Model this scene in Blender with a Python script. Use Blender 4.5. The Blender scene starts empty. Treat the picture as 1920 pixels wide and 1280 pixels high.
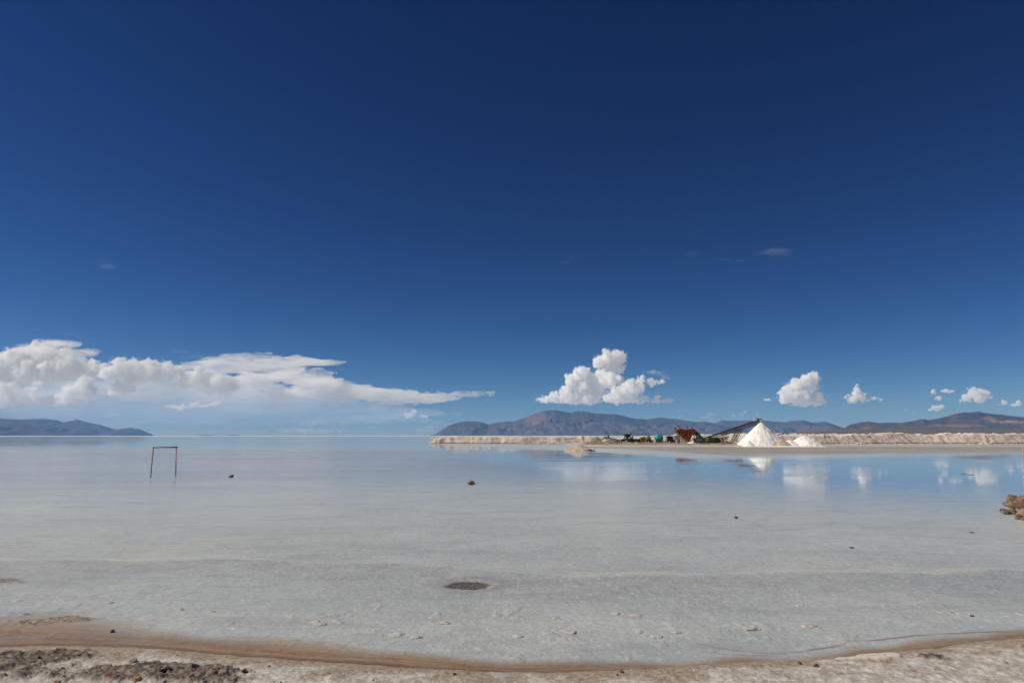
import bpy, bmesh, math, random
import numpy as np
from mathutils import Vector, Matrix

sc = bpy.context.scene
COL = sc.collection
R = math.radians

# ------------------------------------------------------------------ camera
H = 2.0
F = 1280.0                       # focal length in pixels of the 1920 px wide photograph
PITCH = math.atan(176.5 / F)
SP, CP = math.sin(PITCH), math.cos(PITCH)
cam = bpy.data.cameras.new('camera')
cam.sensor_width = 36.0
cam.lens = 24.0
cam.clip_start = 0.1
cam.clip_end = 200000.0
cam_o = bpy.data.objects.new('camera', cam)
COL.objects.link(cam_o)
cam_o.location = (0, 0, H)
cam_o.rotation_euler = (R(90) + PITCH, 0, 0)
sc.camera = cam_o

# ------------------------------------------------------------------ sky, sun, exposure
SUN_AZ, SUN_EL = R(267), R(43)
world = bpy.data.worlds.new('World')
sc.world = world
world.use_nodes = True
nt = world.node_tree
bg = nt.nodes['Background']
sky = nt.nodes.new('ShaderNodeTexSky')
sky.sky_type = 'NISHITA'
sky.sun_disc = False
sky.sun_elevation = SUN_EL
sky.sun_rotation = SUN_AZ
sky.altitude = 3400
sky.air_density = 1.0
sky.dust_density = 0.3
sky.ozone_density = 3.0
sep = nt.nodes.new('ShaderNodeSeparateColor')
comb = nt.nodes.new('ShaderNodeCombineColor')
nt.links.new(sky.outputs[0], sep.inputs[0])
STR = 0.1
for i, (p, a) in enumerate(((1.92, 0.76), (1.68, 0.64), (1.46, 0.635))):
    m1 = nt.nodes.new('ShaderNodeMath'); m1.operation = 'MULTIPLY'; m1.inputs[1].default_value = STR
    m2 = nt.nodes.new('ShaderNodeMath'); m2.operation = 'POWER'; m2.inputs[1].default_value = p
    m3 = nt.nodes.new('ShaderNodeMath'); m3.operation = 'MULTIPLY'; m3.inputs[1].default_value = a / STR
    nt.links.new(sep.outputs[i], m1.inputs[0]); nt.links.new(m1.outputs[0], m2.inputs[0])
    nt.links.new(m2.outputs[0], m3.inputs[0]); nt.links.new(m3.outputs[0], comb.inputs[i])
nt.links.new(comb.outputs[0], bg.inputs[0])
bg.inputs[1].default_value = STR

sun = bpy.data.lights.new('sun', 'SUN')
sun.energy = 4.2
sun.angle = R(0.53)
sun.color = (1.0, 0.91, 0.75)
sun_o = bpy.data.objects.new('sun', sun)
COL.objects.link(sun_o)
SUN_DIR = Vector((math.sin(SUN_AZ) * math.cos(SUN_EL), math.cos(SUN_AZ) * math.cos(SUN_EL), math.sin(SUN_EL)))
sun_o.rotation_euler = SUN_DIR.to_track_quat('Z', 'Y').to_euler()

sc.view_settings.view_transform = 'Standard'
sc.view_settings.look = 'None'
sc.view_settings.exposure = 0.0
sc.view_settings.gamma = 1.0
sc.render.engine = 'CYCLES'
sc.cycles.use_denoising = True
sc.cycles.max_bounces = 32
sc.cycles.volume_bounces = 24
sc.cycles.transparent_max_bounces = 24
sc.cycles.sample_clamp_indirect = 6.0

# ------------------------------------------------------------------ helpers
def ray(px, py):
    v = (640.0 - py) / F
    return ((px - 960.0) / F, CP - SP * v, SP + CP * v)

def at(px, py, D):
    """the point seen at photo pixel px, py that stands at depth y = D"""
    x, y, z = ray(px, py)
    t = D / y
    return Vector((x * t, D, H + z * t))

def gnd(px, py, z0=0.0):
    """the point of the plane z = z0 seen at a pixel"""
    x, y, z = ray(px, py)
    t = (z0 - H) / z
    return (x * t, y * t)

RNG = np.random.RandomState(7)
_T2 = RNG.rand(4096)
def _hash(ix, iy, iz, seed):
    h = (ix * 73856093) ^ (iy * 19349663) ^ (iz * 83492791) ^ (seed * 2654435)
    h = (h ^ (h >> 13)) & 4095
    return _T2[h]

def noise(x, y, z=None, seed=0):
    """value noise in -1..1"""
    x = np.asarray(x, float); y = np.asarray(y, float)
    z = np.zeros_like(x) if z is None else np.asarray(z, float)
    ix = np.floor(x).astype(np.int64); iy = np.floor(y).astype(np.int64); iz = np.floor(z).astype(np.int64)
    fx, fy, fz = x - ix, y - iy, z - iz
    fx = fx * fx * fx * (fx * (fx * 6 - 15) + 10)
    fy = fy * fy * fy * (fy * (fy * 6 - 15) + 10)
    fz = fz * fz * fz * (fz * (fz * 6 - 15) + 10)
    r = 0
    for dx in (0, 1):
        wx = fx if dx else 1 - fx
        for dy in (0, 1):
            wy = fy if dy else 1 - fy
            for dz in (0, 1):
                wz = fz if dz else 1 - fz
                r = r + wx * wy * wz * _hash(ix + dx, iy + dy, iz + dz, seed)
    return r * 2 - 1

def fbm(x, y, z=None, octv=4, seed=0, gain=0.5):
    r, a, n, f = 0, 1.0, 0.0, 1.0
    for o in range(octv):
        r = r + a * noise(np.asarray(x) * f + o * 17.3, np.asarray(y) * f - o * 9.1,
                          None if z is None else np.asarray(z) * f + o * 5.7, seed + o)
        n += a; a *= gain; f *= 2.03
    return r / n

def ss(a, b, x):
    t = np.clip((np.asarray(x, float) - a) / (b - a), 0, 1)
    return t * t * (3 - 2 * t)

def mesh_np(name, V, Q, mat=None, parent=None, smooth=True, attrs=None, T=None):
    """mesh from numpy verts and quads (and triangles)"""
    me = bpy.data.meshes.new(name)
    V = np.asarray(V, np.float32)
    Q = np.asarray(Q, np.int32).reshape(-1, 4)
    nT = 0 if T is None else len(T)
    me.vertices.add(len(V)); me.vertices.foreach_set('co', V.ravel())
    nl = Q.size + 3 * nT
    me.loops.add(nl); me.polygons.add(len(Q) + nT)
    li = Q.ravel() if not nT else np.concatenate([Q.ravel(), np.asarray(T, np.int32).ravel()])
    st = np.arange(len(Q)) * 4
    if nT: st = np.concatenate([st, Q.size + np.arange(nT) * 3])
    me.loops.foreach_set('vertex_index', li.astype(np.int32))
    me.polygons.foreach_set('loop_start', st.astype(np.int32))
    me.update(calc_edges=True)
    if smooth: me.polygons.foreach_set('use_smooth', np.ones(len(me.polygons), bool))
    for k, a in (attrs or {}).items():
        at_ = me.attributes.new(k, 'FLOAT', 'POINT')
        at_.data.foreach_set('value', np.asarray(a, np.float32).ravel())
    me.validate()
    o = bpy.data.objects.new(name, me); COL.objects.link(o)
    if mat: me.materials.append(mat)
    if parent: o.parent = parent
    return o

def tag(o, label=None, cat=None, group=None, kind=None):
    if label: o['label'] = label
    if cat: o['category'] = cat
    if group: o['group'] = group
    if kind: o['kind'] = kind
    return o

def thing(name, loc, label, cat, group=None, rz=0.0):
    o = bpy.data.objects.new(name, None); COL.objects.link(o)
    o.location = loc; o.rotation_euler = (0, 0, rz); o.empty_display_size = 0.2
    return tag(o, label, cat, group)

class MB:
    """collects boxes, tubes and lathed shapes, in the coordinates of their thing"""
    def __init__(s): s.bm = bmesh.new()
    def box(s, c, d, rot=None, bev=0.0):
        g = bmesh.ops.create_cube(s.bm, size=1.0)['verts']
        M = Matrix.Translation(c) @ (rot.to_4x4() if rot else Matrix.Identity(4)) @ Matrix.Diagonal((*d, 1))
        bmesh.ops.transform(s.bm, matrix=M, verts=g)
        if bev:
            es = list({e for v in g for e in v.link_edges})
            bmesh.ops.bevel(s.bm, geom=es, offset=bev, segments=2, affect='EDGES')
        return s
    def bar(s, a, b, r, r2=None, n=8, wob=0.0, seg=1):
        a, b = Vector(a), Vector(b)
        ax = (b - a).normalized(); q = ax.to_track_quat('Z', 'Y'); r2 = r if r2 is None else r2
        rings = []
        for i in range(seg + 1):
            t = i / seg; p = a.lerp(b, t); rr = r + (r2 - r) * t
            if wob and 0 < i < seg: p = p + q @ Vector((random.uniform(-wob, wob), random.uniform(-wob, wob), 0))
            if wob: rr *= random.uniform(0.85, 1.15)
            rings.append([s.bm.verts.new(p + q @ Vector((rr * math.cos(k * 2 * math.pi / n), rr * math.sin(k * 2 * math.pi / n), 0))) for k in range(n)])
        for A, B in zip(rings, rings[1:]):
            for k in range(n): s.bm.faces.new((A[k], A[(k + 1) % n], B[(k + 1) % n], B[k]))
        s.bm.faces.new(rings[0][::-1]); s.bm.faces.new(rings[-1])
        return s
    def lathe(s, prof, c=(0, 0, 0), n=24, rot=None, sq=False):
        """prof: list of (radius, height)"""
        rings = []
        for r, z in prof:
            rg = []
            for k in range(n):
                a = 2 * math.pi * (k + 0.5) / n
                p = Vector((r * math.cos(a), r * math.sin(a), z))
                if rot: p = rot @ p
                rg.append(s.bm.verts.new(Vector(c) + p))
            rings.append(rg)
        for A, B in zip(rings, rings[1:]):
            for k in range(n): s.bm.faces.new((A[k], A[(k + 1) % n], B[(k + 1) % n], B[k]))
        s.bm.faces.new(rings[0][::-1]); s.bm.faces.new(rings[-1])
        return s
    def prism(s, pts, y0, y1):
        """polygon in xz pushed from y0 to y1"""
        A = [s.bm.verts.new((x, y0, z)) for x, z in pts]; B = [s.bm.verts.new((x, y1, z)) for x, z in pts]
        n = len(pts)
        for k in range(n): s.bm.faces.new((A[k], A[(k + 1) % n], B[(k + 1) % n], B[k]))
        s.bm.faces.new(A[::-1]); s.bm.faces.new(B)
        return s
    def build(s, name, mat, parent=None, smooth=False, label=None):
        bmesh.ops.recalc_face_normals(s.bm, faces=s.bm.faces[:])
        me = bpy.data.meshes.new(name); s.bm.to_mesh(me); s.bm.free()
        me.materials.append(mat)
        if smooth:
            for p in me.polygons: p.use_smooth = True
        o = bpy.data.objects.new(name, me); COL.objects.link(o)
        if parent: o.parent = parent
        if label: o['label'] = label
        return o

class NG:
    """tiny node graph helper"""
    def __init__(s, name):
        s.m = bpy.data.materials.new(name); s.m.use_nodes = True
        s.nt = s.m.node_tree; s.nt.nodes.clear()
        s.out = s.nt.nodes.new('ShaderNodeOutputMaterial')
        s.geo = s.nt.nodes.new('ShaderNodeNewGeometry')
        s.tc = s.nt.nodes.new('ShaderNodeTexCoord')
        s.pos = s.geo.outputs['Position']
        s.obj = s.tc.outputs['Object']
    def n(s, t): return s.nt.nodes.new(t)
    def put(s, sock, v):
        if isinstance(v, bpy.types.NodeSocket): s.nt.links.new(v, sock)
        elif isinstance(v, tuple) and len(v) == 3 and sock.type == 'RGBA': sock.default_value = (*v, 1)
        else: sock.default_value = v
    def scale(s, vec, k):
        m = s.n('ShaderNodeVectorMath'); m.operation = 'MULTIPLY'
        s.put(m.inputs[0], vec); m.inputs[1].default_value = k if isinstance(k, tuple) else (k, k, k)
        return m.outputs[0]
    def noise(s, scale, detail=4, rough=0.55, vec=None, dist=0.0):
        m = s.n('ShaderNodeTexNoise')
        s.put(m.inputs['Vector'], s.pos if vec is None else vec)
        m.inputs['Scale'].default_value = scale; m.inputs['Detail'].default_value = detail
        m.inputs['Roughness'].default_value = rough; m.inputs['Distortion'].default_value = dist
        return m.outputs['Fac']
    def vor(s, scale, vec=None, feat='F1', out='Distance'):
        m = s.n('ShaderNodeTexVoronoi'); m.feature = feat
        s.put(m.inputs['Vector'], s.pos if vec is None else vec); m.inputs['Scale'].default_value = scale
        return m.outputs[out]
    def math(s, op, a, b=0.0, clamp=False):
        m = s.n('ShaderNodeMath'); m.operation = op; m.use_clamp = clamp
        s.put(m.inputs[0], a); s.put(m.inputs[1], b); return m.outputs[0]
    def map(s, v, a, b, c=0.0, d=1.0):
        m = s.n('ShaderNodeMapRange'); m.interpolation_type = 'SMOOTHSTEP'
        s.put(m.inputs[0], v)
        for i, q in enumerate((a, b, c, d)): s.put(m.inputs[i + 1], q)
        return m.outputs[0]
    def mix(s, f, a, b):
        m = s.n('ShaderNodeMix'); m.data_type = 'RGBA'
        s.put(m.inputs[0], f); s.put(m.inputs[6], a); s.put(m.inputs[7], b); return m.outputs[2]
    def attr(s, name):
        m = s.n('ShaderNodeAttribute'); m.attribute_name = name; return m.outputs['Fac']
    def bump(s, h, strength, dist):
        m = s.n('ShaderNodeBump'); s.put(m.inputs['Height'], h)
        m.inputs['Strength'].default_value = strength; m.inputs['Distance'].default_value = dist
        return m.outputs[0]
    def pbr(s, col, rough=0.8, normal=None, metal=0.0, spec=0.5):
        m = s.n('ShaderNodeBsdfPrincipled')
        s.put(m.inputs['Base Color'], col); s.put(m.inputs['Roughness'], rough)
        s.put(m.inputs['Metallic'], metal); s.put(m.inputs['Specular IOR Level'], spec)
        if normal is not None: s.put(m.inputs['Normal'], normal)
        return m.outputs[0]
    def surf(s, sh): s.nt.links.new(sh, s.out.inputs['Surface']); return s.m
    def vol(s, sh): s.nt.links.new(sh, s.out.inputs['Volume']); return s.m

def simple(name, c1, c2, scale=3.0, rough=0.8, metal=0.0, bump=0.3, bd=0.02, c3=None, lo=0.38, hi=0.62):
    g = NG(name)
    f = g.map(g.noise(scale, 6, 0.65, g.obj), lo, hi)
    col = g.mix(f, c1, c2)
    if c3: col = g.mix(g.map(g.noise(scale * 2.7, 5, 0.7, g.obj), 0.56, 0.7), col, c3)
    nrm = g.bump(g.noise(scale * 5, 5, 0.7, g.obj), bump, bd)
    return g.surf(g.pbr(col, rough, nrm, metal, 0.3))

# ------------------------------------------------------------------ the salt flat (one ground sheet to the horizon)
SHORE = np.array([(-400, 1225), (-150, 1216), (0, 1213), (83, 1208), (183, 1210), (267, 1213), (367, 1222), (467, 1232), (633, 1242), (773, 1250),
         (1007, 1258), (1140, 1255), (1273, 1250), (1413, 1239), (1547, 1233), (1647, 1222), (1747, 1213), (1847, 1202), (1913, 1197), (2100, 1185), (2400, 1175)], float)
BTOP = np.array([(-400, 1158), (0, 1153), (90, 1153), (170, 1158), (260, 1170), (330, 1180), (500, 1197), (640, 1208), (750, 1211), (950, 1227), (1280, 1235),
        (1380, 1232), (1480, 1232), (1563, 1223), (1597, 1216), (1680, 1205), (1780, 1191), (1913, 1182), (2400, 1160)], float)
LINE = np.array([(1290, 1196), (1313, 1202), (1347, 1212), (1397, 1219), (1447, 1221), (1497, 1219), (1530, 1213), (1563, 1208), (1587, 1200), (1647, 1195), (1713, 1187), (1813, 1183), (1913, 1179), (2100, 1170)], float)
RIDGE = np.array([(-400, 1040), (60, 1047), (140, 1046), (290, 1046), (400, 1042), (560, 1050), (640, 1053), (740, 1052), (850, 1060), (950, 1067), (1020, 1074), (1100, 1077),
        (1200, 1070), (1300, 1073), (1400, 1070), (1500, 1067), (1600, 1068), (1700, 1069), (1760, 1072), (1850, 1065), (1920, 1064), (2400, 1060)], float)
def curve_y(C, x):
    W = np.array([gnd(a, b) for a, b in C])
    o = np.argsort(W[:, 0])
    return np.interp(x, W[o, 0], W[o, 1])

HOLE = gnd(880, 1092.5)
def lump(x, y, px, py, rx, ry, h):
    cx, cy = gnd(px, py)
    d = ((x - cx) / rx) ** 2 + ((y - cy) / ry) ** 2
    return h * np.exp(-d)

def ground(x, y):
    x = np.asarray(x, float); y = np.asarray(y, float)
    ys = curve_y(SHORE, x) + 0.05 * noise(x * 1.3, y * 0.4, seed=3) + 0.035 * fbm(x * 5, y * 2, octv=4, seed=4, gain=0.65)
    yb = curve_y(BTOP, x) + 0.22 * fbm(x * 0.9, y * 0.9, octv=3, seed=5)
    yr = curve_y(RIDGE, x) + 0.20 * fbm(x * 0.9, y * 0.3, octv=5, seed=9, gain=0.6)
    s = ys - y                                        # > 0 on shore
    lx = [gnd(a, b)[0] for a, b in LINE]
    yl = curve_y(LINE, x) + 0.015 * noise(x * 5, y * 0, seed=6)
    line = np.exp(-((y - yl) / 0.022) ** 2) * ss(lx[0], lx[1], x) * (1 - ss(lx[-3], lx[-1], x))
    yl2 = yl + (curve_y(BTOP, x) - yl) * 0.5 + 0.03 * noise(x * 2, y * 0, seed=7)
    line = line * (0.45 + 0.55 * ss(-0.5, 0.4, noise(x * 3, y * 0, seed=8)))
    line = np.maximum(line, 0.6 * np.exp(-((y - yl2) / 0.015) ** 2) * ss(lx[0], lx[1], x) * (1 - ss(lx[3], lx[5], x)))
    d = np.hypot(x, y)
    near = 1 - ss(25, 60, d)
    # water side
    z = -0.012 - 0.010 * ss(0, 0.8, -s)
    z = z + near * (0.0055 * fbm(x * 0.9, y * 0.9, octv=4, seed=11) + 0.0035 * fbm(x * 5, y * 5, octv=3, seed=12))
    # small salt islands poking out near the shore
    isl = ss(0.34, 0.62, fbm(x * 3.6, y * 2.6, octv=4, seed=22)) * ss(0.05, 0.5, -s) * (1 - ss(1.9, 3.1, -s))
    z = z + 0.009 * isl
    rw = 0.07 + 0.16 * ss(-0.2, 0.8, noise(x * 0.9, y * 0, seed=32))
    ridge = np.exp(-((y - yr) / rw) ** 2) * ss(-0.35, 0.5, noise(x * 0.55, y * 0.1, seed=31) + 0.55 * ss(-1, 2.5, x))
    yr2 = yr + 0.35 + 0.35 * fbm(x * 0.7, y * 0, octv=4, seed=33)
    ridge = np.maximum(ridge, 0.75 * np.exp(-((y - yr2) / 0.09) ** 2) * ss(0.0, 0.45, noise(x * 0.8, y * 0.1, seed=34)) * (1 - 0.5 * ss(0, 2, x)))
    z = z + 0.013 * ridge * near
    mi = lump(x, y, 132, 1157, 0.38, 0.15, 1) + lump(x, y, 45, 1164, 0.22, 0.10, 0.8) + lump(x, y, -4, 1087, 0.40, 0.26, 1.0) + lump(x, y, 40, 1149, 0.3, 0.05, .6) + lump(x, y, 320, 1167, .35, .06, .5)
    mi = ss(0.42, 0.72, mi + 0.35 * fbm(x * 5, y * 5, octv=4, seed=45))
    z = z + mi * (0.020 + 0.012 * fbm(x * 14, y * 14, octv=4, seed=46))
    hole = np.hypot(x - HOLE[0], (y - HOLE[1]) * 1.12) + 0.10 * fbm(x * 5, y * 5, octv=4, seed=41)
    hm = 1 - ss(0.18, 0.40, hole)
    z = z - 0.028 * hm + 0.004 * np.exp(-((hole - 0.44) / 0.05) ** 2)
    z = z + 0.012 * hm * fbm(x * 30, y * 30, octv=2, seed=42)
    # shore side
    t = np.clip(s, 0, None)
    up = 0.030 * ss(0, 0.25, t) + 0.035 * np.minimum(t, 12) + 0.012
    rough = ss(0.12, 0.5, t)
    up = up + rough * (0.016 * fbm(x * 2.2, y * 2.2, octv=4, seed=51) + 0.012 * np.abs(fbm(x * 9, y * 9, octv=4, seed=52)))
    up = up + ss(0.02, 0.2, t) * 0.005 * fbm(x * 25, y * 25, octv=3, seed=53)
    clump = (lump(x, y, 95, 1243, 0.42, 0.20, 1) + lump(x, y, 10, 1256, 0.30, 0.22, 1) + lump(x, y, 330, 1272, 0.34, 0.14, 1.0)
             + lump(x, y, 235, 1284, 0.5, 0.2, 0.8) + lump(x, y, 400, 1290, 0.4, 0.2, 0.7) + lump(x, y, 30, 1282, 0.5, .25, 0.5)
             + lump(x, y, 1742, 1246, 0.16, 0.10, 0.75))
    cn = fbm(x * 7, y * 7, octv=5, seed=61, gain=0.62)
    clump = np.clip(clump, 0, 1.2)
    cm = ss(0.30, 0.62, clump + 0.32 * cn)
    up = up + cm * (0.016 + 0.030 * cn + 0.030 * np.abs(fbm(x * 14, y * 14, octv=4, seed=62, gain=0.65)))
    slab = ss(0.35, 0.55, lump(x, y, 1650, 1242, 0.24, 0.10, 1.0) + lump(x, y, 1608, 1247, .2, .05, .7) + 0.18 * noise(x * 8, y * 8, seed=63))
    up = up + 0.02 * slab
    z = np.where(s > 0, up * ss(0, 0.06, s) + z * (1 - ss(0, 0.06, s)), z)
    # sand bar in front of the salt piles and the bank
    ux = x / np.maximum(y, 1e-3)                      # only to lay the bar out along its length
    bar_n = np.interp(ux, [-0.122, -0.112, 0.06, 0.12, 0.19, 0.27, 0.34, 0.42, 0.50, 0.58, 0.66, 0.75, 1.2], [9e4, 172, 150, 112, 93, 76, 66, 67, 71, 75, 79, 84, 90])
    bar_f = 165.0
    wob = 7 * fbm(x * 0.06, y * 0.10, octv=4, seed=71)
    bar = ss(0, 16, y + wob - bar_n) * (y > 60)
    bz = bar * (0.030 + 0.030 * fbm(x * 0.05, y * 0.22, octv=5, seed=72))
    # raised working floor of the plant
    plat = ss(124, 134, y + 2 * fbm(x * .2, y * .2, seed=73)) * ss(10, 24, x + 0.8 * noise(x * .3, y * .3, seed=74)) * (1 - ss(49, 58, x))
    z = z + bz + plat * (0.42 + 0.06 * fbm(x * 0.5, y * 0.5, seed=75))
    z = np.where(d > 1200, z - 0.0 , z)
    A = dict(shore=s, brown=np.clip((yb - y) / np.maximum(yb - ys, 0.25), -1, 1.6), ridge=ridge, hole=hm, clump=cm, bar=bar, plat=plat, slab=slab,
             rdist=(yr - y), isl=isl, mi=mi, line=line, ring=np.exp(-((hole - 0.47) / 0.13) ** 2))
    return z, A

def gz(x, y):
    return float(ground(np.array([x]), np.array([y]))[0][0])

def radial(r0, r1, step0):
    out = [r0]
    while out[-1] < r1:
        d = out[-1]
        k = 0.0023 if d < 11 else (0.006 if d < 40 else (0.012 if d < 220 else 0.12))
        out.append(d * (1 + k))
    return np.array(out)

az = np.concatenate([np.linspace(-180, -50, 30)[:-1], np.linspace(-50, -39, 50)[:-1], np.linspace(-39, 39, 1150)[:-1], np.linspace(39, 50, 50)[:-1], np.linspace(50, 180, 30)[:-1]])
az = np.radians(az)
rr = np.concatenate([[0.6, 1.5, 2.5, 3.4, 4.2, 4.8], radial(5.3, 60000, 0)])
AZ, RR = np.meshgrid(az, rr)
GX, GY = np.sin(AZ) * RR, np.cos(AZ) * RR
gzv, gA = ground(GX.ravel(), GY.ravel())
na, nr = len(az), len(rr)
V = np.column_stack([GX.ravel(), GY.ravel(), gzv])
idx = np.arange(nr * na).reshape(nr, na)
nxt = np.roll(idx, -1, axis=1)
Q = np.stack([idx[:-1], nxt[:-1], nxt[1:], idx[1:]], -1).reshape(-1, 4)[:, ::-1]
V = np.vstack([V, [[0, 0, gzv[:na].mean()]]])
T = np.stack([idx[0], np.full(na, nr * na), nxt[0]], -1)
attrs = {k: np.append(v, 0) for k, v in gA.items()}

g = NG('salt crust and mud')
A_ = {k: g.attr(k) for k in ('shore', 'brown', 'ridge', 'hole', 'clump', 'bar', 'plat', 'slab', 'rdist', 'isl', 'mi', 'line', 'ring')}
n_big = g.noise(0.35, 5, 0.6)
n_mid = g.noise(2.2, 6, 0.62)
n_fin = g.noise(26, 5, 0.7)
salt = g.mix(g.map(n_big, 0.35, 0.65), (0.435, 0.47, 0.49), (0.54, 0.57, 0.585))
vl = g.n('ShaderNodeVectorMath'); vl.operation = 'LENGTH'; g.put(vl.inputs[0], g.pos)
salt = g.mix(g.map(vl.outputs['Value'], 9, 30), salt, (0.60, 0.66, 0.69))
salt = g.mix(g.math('MULTIPLY', g.map(n_mid, 0.52, 0.72), 0.5), salt, (0.39, 0.38, 0.385))
# greyer silt on the near side of the pressure ridge
salt = g.mix(g.math('MULTIPLY', g.math('MULTIPLY', g.map(A_['rdist'], 0.0, 0.12), g.map(A_['rdist'], 2.6, 0.5)), g.map(n_mid, 0.3, 0.75, 0.25, 0.75)), salt, (0.325, 0.318, 0.338))
salt = g.mix(g.math('MULTIPLY', A_['ridge'], 0.55), salt, (0.68, 0.65, 0.60))
salt = g.mix(g.math('MULTIPLY', A_['isl'], g.map(n_fin, 0.4, 0.6)), salt, (0.60, 0.54, 0.505))
# fine crystal grain
gv = g.scale(g.pos, (1.0, 0.45, 1.0))
salt = g.mix(g.math('MULTIPLY', g.map(g.noise(22, 4, 0.75, gv), 0.48, 0.64), 0.60), salt, (0.68, 0.68, 0.665))
salt = g.mix(g.math('MULTIPLY', g.map(g.noise(30, 4, 0.75, g.scale(g.pos, (1.0, 0.5, 2.0))), 0.52, 0.66), 0.55), salt, (0.27, 0.265, 0.265))
salt = g.mix(g.math('MULTIPLY', g.map(g.noise(7, 5, 0.7, g.scale(g.pos, (0.8, 1.6, 1))), 0.46, 0.66), 0.22), salt, (0.30, 0.30, 0.31))
# brown silt band at the water's edge, laid down in thin lines along the shore
cmb = g.n('ShaderNodeCombineXYZ')
sx = g.n('ShaderNodeSeparateXYZ'); g.put(sx.inputs[0], g.pos)
g.put(cmb.inputs[0], g.math('MULTIPLY', sx.outputs[0], 0.55)); g.put(cmb.inputs[1], g.math('MULTIPLY', A_['brown'], 5.0))
lines = g.noise(1.6, 5, 0.6, cmb.outputs[0], 0.4)
bcol = g.mix(g.map(lines, 0.35, 0.66), (0.235, 0.128, 0.058), (0.40, 0.27, 0.155))
bcol = g.mix(g.math('MULTIPLY', g.map(g.noise(11, 6, 0.72, g.scale(g.pos, (1, 1.6, 1))), 0.46, 0.68), 0.5), bcol, (0.44, 0.345, 0.25))
bcol = g.mix(g.math('MULTIPLY', g.map(g.noise(34, 5, 0.75), 0.54, 0.68), 0.5), bcol, (0.13, 0.08, 0.05))
bcol = g.mix(g.map(A_['brown'], 0.72, 1.0), bcol, (0.20, 0.095, 0.038))
bfac = g.map(g.math('ADD', A_['brown'], g.math('MULTIPLY', g.math('SUBTRACT', lines, 0.5), 1.1)), -0.30, 0.62)
col = g.mix(bfac, salt, bcol)
stk = g.noise(1.0, 5, 0.6, g.scale(g.pos, (0.45, 1.7, 1.0)), 1.2)
col = g.mix(g.math('MULTIPLY', g.map(stk, 0.50, 0.68), 0.35), col, (0.33, 0.325, 0.335))
col = g.mix(g.math('MULTIPLY', A_['line'], 0.85), col, (0.24, 0.14, 0.075))
col = g.mix(g.math('MULTIPLY', A_['ring'], 0.45), col, (0.30, 0.275, 0.26))
mic = g.mix(g.map(g.noise(18, 5, 0.7), 0.38, 0.62), (0.13, 0.085, 0.06), (0.46, 0.37, 0.29))
col = g.mix(A_['mi'], col, mic)
# grit, then white crust above the waterline
grit = g.mix(g.map(n_fin, 0.35, 0.65), (0.23, 0.18, 0.135), (0.44, 0.37, 0.30))
grit = g.mix(g.map(g.noise(75, 4, 0.7), 0.56, 0.66), grit, (0.09, 0.07, 0.06))
crust = g.mix(g.map(g.noise(9, 6, 0.7), 0.36, 0.62), (0.60, 0.58, 0.56), (0.38, 0.345, 0.31))
crust = g.mix(g.map(g.noise(40, 5, 0.72), 0.54, 0.68), crust, (0.22, 0.19, 0.165))
cf = g.map(g.math('ADD', A_['shore'], g.math('MULTIPLY', g.math('SUBTRACT', g.noise(2.6, 6, 0.66), 0.5), 2.2)), 0.26, 0.56)
land = g.mix(cf, grit, crust)
land = g.mix(A_['slab'], land, (0.60, 0.55, 0.50))
mud = g.mix(g.map(g.noise(14, 6, 0.75), 0.38, 0.60), (0.05, 0.038, 0.032), (0.24, 0.195, 0.165))
mud = g.mix(g.map(g.noise(5, 4, 0.6), 0.56, 0.68), mud, (0.12, 0.055, 0.028))
land = g.mix(A_['clump'], land, mud)
col = g.mix(g.map(A_['shore'], 0.0, 0.035), col, land)
# gravel hollow
hol = g.mix(g.map(g.vor(34), 0.15, 0.5), (0.30, 0.25, 0.205), (0.10, 0.083, 0.07))
col = g.mix(g.map(A_['hole'], 0.15, 0.6), col, hol)
# bar and plant floor
ncb = g.n('ShaderNodeCombineXYZ'); g.put(ncb.inputs[0], g.math('MULTIPLY', sx.outputs[0], 0.03)); g.put(ncb.inputs[1], g.math('MULTIPLY', sx.outputs[1], 0.2))
barc = g.mix(g.map(g.noise(1.5, 5, 0.6, ncb.outputs[0]), 0.35, 0.65), (0.27, 0.25, 0.232), (0.40, 0.385, 0.36))
fv = g.map(sx.outputs[1], 112, 150)
barc = g.mix(fv, barc, (0.50, 0.475, 0.44))
barc = g.mix(g.map(g.math('ADD', A_['bar'], g.math('MULTIPLY', g.math('SUBTRACT', g.noise(1.5, 4, 0.6, ncb.outputs[0]), 0.5), 0.9)), 0.95, 0.35), barc, (0.165, 0.14, 0.135))
col = g.mix(A_['bar'], col, barc)
plc = g.mix(g.map(g.noise(0.5, 5, 0.6), 0.4, 0.6), (0.20, 0.165, 0.13), (0.40, 0.355, 0.30))
plc = g.mix(g.map(A_['plat'], 0.85, 0.25), plc, (0.55, 0.50, 0.44))
col = g.mix(g.map(A_['plat'], 0.02, 0.2), col, plc)
# dry white salt far out
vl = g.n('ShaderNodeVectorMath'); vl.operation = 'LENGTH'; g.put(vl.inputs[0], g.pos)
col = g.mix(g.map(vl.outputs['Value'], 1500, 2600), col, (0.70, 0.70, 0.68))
rough_ = g.map(A_['shore'], -0.2, 0.15, 0.85, 0.75)
hgt = g.math('ADD', g.math('MULTIPLY', n_fin, 1.0), g.math('MULTIPLY', g.noise(70, 4, 0.7), 0.5))
nrm = g.bump(hgt, 0.55, 0.010)
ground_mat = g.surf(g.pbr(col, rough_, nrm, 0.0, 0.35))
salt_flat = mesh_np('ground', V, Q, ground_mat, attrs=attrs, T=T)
tag(salt_flat, kind='structure')

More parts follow.
